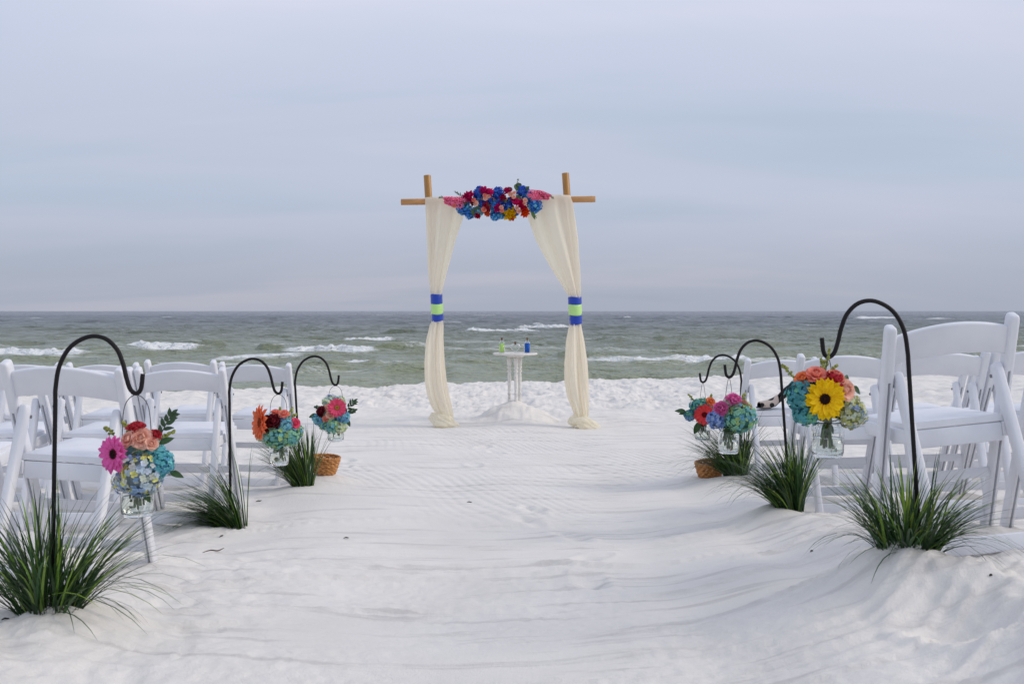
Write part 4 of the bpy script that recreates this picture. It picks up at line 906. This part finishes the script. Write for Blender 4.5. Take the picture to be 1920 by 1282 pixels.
for j in range(kk): mb.f.append(((nb - 1) * kk + j, (nb - 1) * kk + (j + 1) % kk, (j + 1) % kk, j))
mb.build('glass', M_frost, bt)
for yy_ in (-.018, .018):
    mf = MB(); mf.add([Vector((cx * .76, yy_ + e, cz + (z - cz) * .76)) for e in (-.001, .001) for cx, z in hp], [tuple(range(kk))[::-1], tuple(range(kk, 2 * kk))] + [(j, (j + 1) % kk, kk + (j + 1) % kk, kk + j) for j in range(kk)]); mf.build('pane', M_glass, bt, smooth=False)
mb = MB(); lathe(mb, [(.013, .078), (.0125, .100), (.015, .101), (.015, .105), (.0095, .105), (.0095, .078)], 18, cap=False); mb.build('neck', M_glass, bt)
mb = MB(); lathe(mb, [(.002, .094), (.0088, .094), (.0112, .122), (.002, .123)], 14); mb.build('cork', M_cork, bt)

# ---------------------------------------------------------------- wicker baskets
for bi, (px, py, d) in enumerate(BASK):
    q = at(px, py, d); q.z = ground(q.x, q.y) - .004
    bt = thing('wicker_basket', ['round brown wicker basket beside the grass of the hot pink gerbera hook', 'round brown wicker basket half hidden by grass of the red gerbera hook'][bi], 'basket', q, 'wicker baskets on the aisle edge')
    bt.rotation_euler = (R(3), R([4, -5][bi]), .4)
    Hh, r0, r1 = .102, .058, .086
    ns = 26
    for k in range(8):
        mb = MB(); z = .008 + k * (Hh - .016) / 7; rad = r0 + (r1 - r0) * (z / Hh) ** .8; pts = []
        for j in range(ns * 3):
            a = 2 * PI * j / (ns * 3); wob = math.sin(a * ns / 2 + (k % 2) * PI + (k // 2) * 1.6)
            pts.append(Vector(((rad + .0055 * wob) * math.cos(a), (rad + .0055 * wob) * math.sin(a), z + .0012 * math.sin(a * ns / 2 + k))))
        pts.append(pts[0]); tube(mb, pts, .0066, 6); mb.build('woven_strand', M_wick, bt)
    mb = MB()
    for j in range(ns):
        a = 2 * PI * j / ns; tube(mb, [Vector(((r0 + (r1 - r0) * f ** .8) * math.cos(a + f * .25), (r0 + (r1 - r0) * f ** .8) * math.sin(a + f * .25), f * Hh)) for f in (0.02, .25, .5, .75, 1)], .0026, 5)
    mb.build('stakes', M_wick, bt)
    for ph_ in (0, PI):
        mb = MB(); pts = [Vector(((r1 + .0045 * math.cos(a * 14 + ph_)) * math.cos(a), (r1 + .0045 * math.cos(a * 14 + ph_)) * math.sin(a), Hh + .002 + .0045 * math.sin(a * 14 + ph_))) for a in [2 * PI * j / 168 for j in range(169)]]
        tube(mb, pts, .0048, 6); mb.build('rim_braid', M_wick, bt)
    mb = MB(); lathe(mb, [(.002, .003), (r0, .003), (r0 + .002, .008), (.002, .008)], 28); mb.build('base', M_wick, bt)

# ---------------------------------------------------------------- shoe on a chair seat of the red gerbera row
ch = CHM[[i for i, c in enumerate(CHM) if c[2] == 'red gerbera'][0]]; rot = Euler(ch[1], 'XYZ').to_matrix()
sp0 = ch[0] + rot @ Vector((-.050, -.060, .470))
M_shoe = mat('cream_spotted_fabric', (.6, .5, .42), .6, .3); n, l, p = nodes(M_shoe)
vo = n.new('ShaderNodeTexVoronoi'); vo.inputs['Scale'].default_value = 20; tcn = n.new('ShaderNodeTexCoord'); l.new(tcn.outputs['Object'], vo.inputs['Vector'])
l.new(ramp(M_shoe, vo.outputs['Distance'], [(.34, (.015, .012, .012)), (.38, (.58, .47, .40))]), p.inputs['Base Color'])
M_black = mat('black_leather', (.012, .011, .011), .4, .4)
sh = thing('high_heel_shoe', 'cream and black peep toe high heel shoe lying on a chair seat', 'shoe', sp0); sh.rotation_euler = (0, 0, R(6)); sh.scale = (1.12,) * 3
sole = [(-.070, .004), (-.04, .002), (0, .003), (.035, .014), (.07, .042), (.105, .068), (.14, .082), (.165, .088)]
hw = [.018, .034, .038, .034, .028, .026, .027, .022]
mb = MB(); loft(mb, [[Vector((x, -w, z)), Vector((x, w, z)), Vector((x, w, z - .005)), Vector((x, -w, z - .005))] for (x, z), w in zip(sole, hw)]); mb.build('sole', M_black, sh)
def upper(i0, i1, hgt, name, m):
    mb = MB(); secs = []
    pts = smooth_path([Vector((x, 0, z)) for x, z in sole], 4); ww = np.interp(np.linspace(0, 1, len(pts)), np.linspace(0, 1, len(hw)), hw)
    a_, b_ = int(i0 * (len(pts) - 1)), int(i1 * (len(pts) - 1))
    for i in range(a_, b_ + 1):
        f = (i - a_) / max(1, b_ - a_); hh = hgt(f); arc = []
        for q in range(15):
            a = PI * q / 14; arc.append(pts[i] + Vector((0, -ww[i] * math.cos(a) * 1.02, hh * math.sin(a) ** .7)))
        inn = [v + Vector((0, -math.copysign(.0025, v.y) if abs(v.y) > .004 else 0, -.0025 * (0 < k < 14))) for k, v in enumerate(arc)][::-1]
        secs.append(arc + inn)
    loft(mb, secs); mb.build(name, m, sh)
upper(.12, .52, lambda f: .030 + .012 * math.sin(PI * f * .6), 'toe_band', M_shoe)
mb = MB(); P = smooth_path([Vector((x, 0, z)) for x, z in sole], 4); ww = np.interp(np.linspace(0, 1, len(P)), np.linspace(0, 1, len(hw)), hw)
for s in (-1, 1):
    secs = []
    for i in range(15, len(P)):
        f = (i - 15) / (len(P) - 16); hh = .024 + .036 * f
        secs.append([P[i] + Vector((0, s * ww[i], 0)), P[i] + Vector((0, s * ww[i] * .96, hh)), P[i] + Vector((0, s * (ww[i] * .96 - .003), hh)), P[i] + Vector((0, s * (ww[i] - .003), 0))])
    loft(mb, secs)
secs = []
for q in range(9):
    a = -PI / 2 + PI * q / 8; c_ = P[-1]; secs.append([c_ + Vector((.014 * math.cos(a), .022 * math.sin(a), 0)), c_ + Vector((.012 * math.cos(a), .021 * math.sin(a), .060)), c_ + Vector((.009 * math.cos(a), .018 * math.sin(a), .060)), c_ + Vector((.011 * math.cos(a), .019 * math.sin(a), 0))])
loft(mb, secs); mb.build('heel_cup', M_black, sh)
mb = MB(); tube(mb, [(.160, 0, .084), (.163, 0, .05), (.166, 0, -.002)], [.014, .007, .0055], 10); mb.build('heel', M_black, sh)

# ---------------------------------------------------------------- bits of debris on the sand
M_twig = mat('dry_twig', (.09, .05, .032), .8, .2); M_seed = mat('dark_seaweed', (.025, .02, .016), .8, .2)
TW = [(400, 1037, 3.75, .045, .4, 'reddish dry twig lying on the swept sand near the orange gerbera hook', 'twig'), (121, 1138, 2.86, .010, 1, 'small brown seed pod beside the grass of the pink gerbera hook', 'seed pod'),
      (485, 940, 5.2, .016, .5, None, ''), (880, 942, 5.5, .014, .1, None, ''), (649, 1012, 4.4, .012, .3, None, ''), (415, 1006, 4.3, .016, 1.3, None, ''), (1522, 1034, 3.6, .008, .7, None, ''), (10, 1165, 2.75, .010, .5, None, ''), (1858, 1084, 3.0, .005, .4, None, '')]
for k, (px, py, d, ln, a, lab, cat) in enumerate(TW):
    v = at(px, py, 1.0) - Vector((0, 0, CAMZ)); s = d
    for _ in range(40):     # walk down the sight line to the sand
        q = Vector((0, 0, CAMZ)) + v * s; s -= (ground(q.x, q.y) - q.z) * -1 * 0.0 if False else 0
        g = ground(q.x, q.y); e = q.z - g
        if abs(e) < .0005: break
        s += e / max(.05, -v.z) * .6
    r = random.Random(k); mb = MB(); dx, dy = math.cos(a) * ln, math.sin(a) * ln
    if cat == 'seed pod': ico(mb, (0, 0, .003), .007, None, 8, 6, (1, .8, .75))
    else: tube(mb, smooth_path([(-dx, -dy, .002), (-dx * .3, -dy * .3 + ln * .15, .004 + ln * .08), (dx * .4, dy * .4, .004), (dx, dy, .002 + ln * r.uniform(0, .3))], 4), [.0012 + .0018 * math.sin(PI * q / 12) for q in range(13)], 6)
    o = mb.build('seed_pod' if cat == 'seed pod' else 'twig' if lab else 'seaweed_bit', M_twig if lab else M_seed, None, loc=(q.x, q.y, g))
    tag(o, lab or 'tiny dark scrap of dry seaweed lying on the white sand', cat or 'seaweed', None if lab else 'scraps of dry seaweed on the sand')
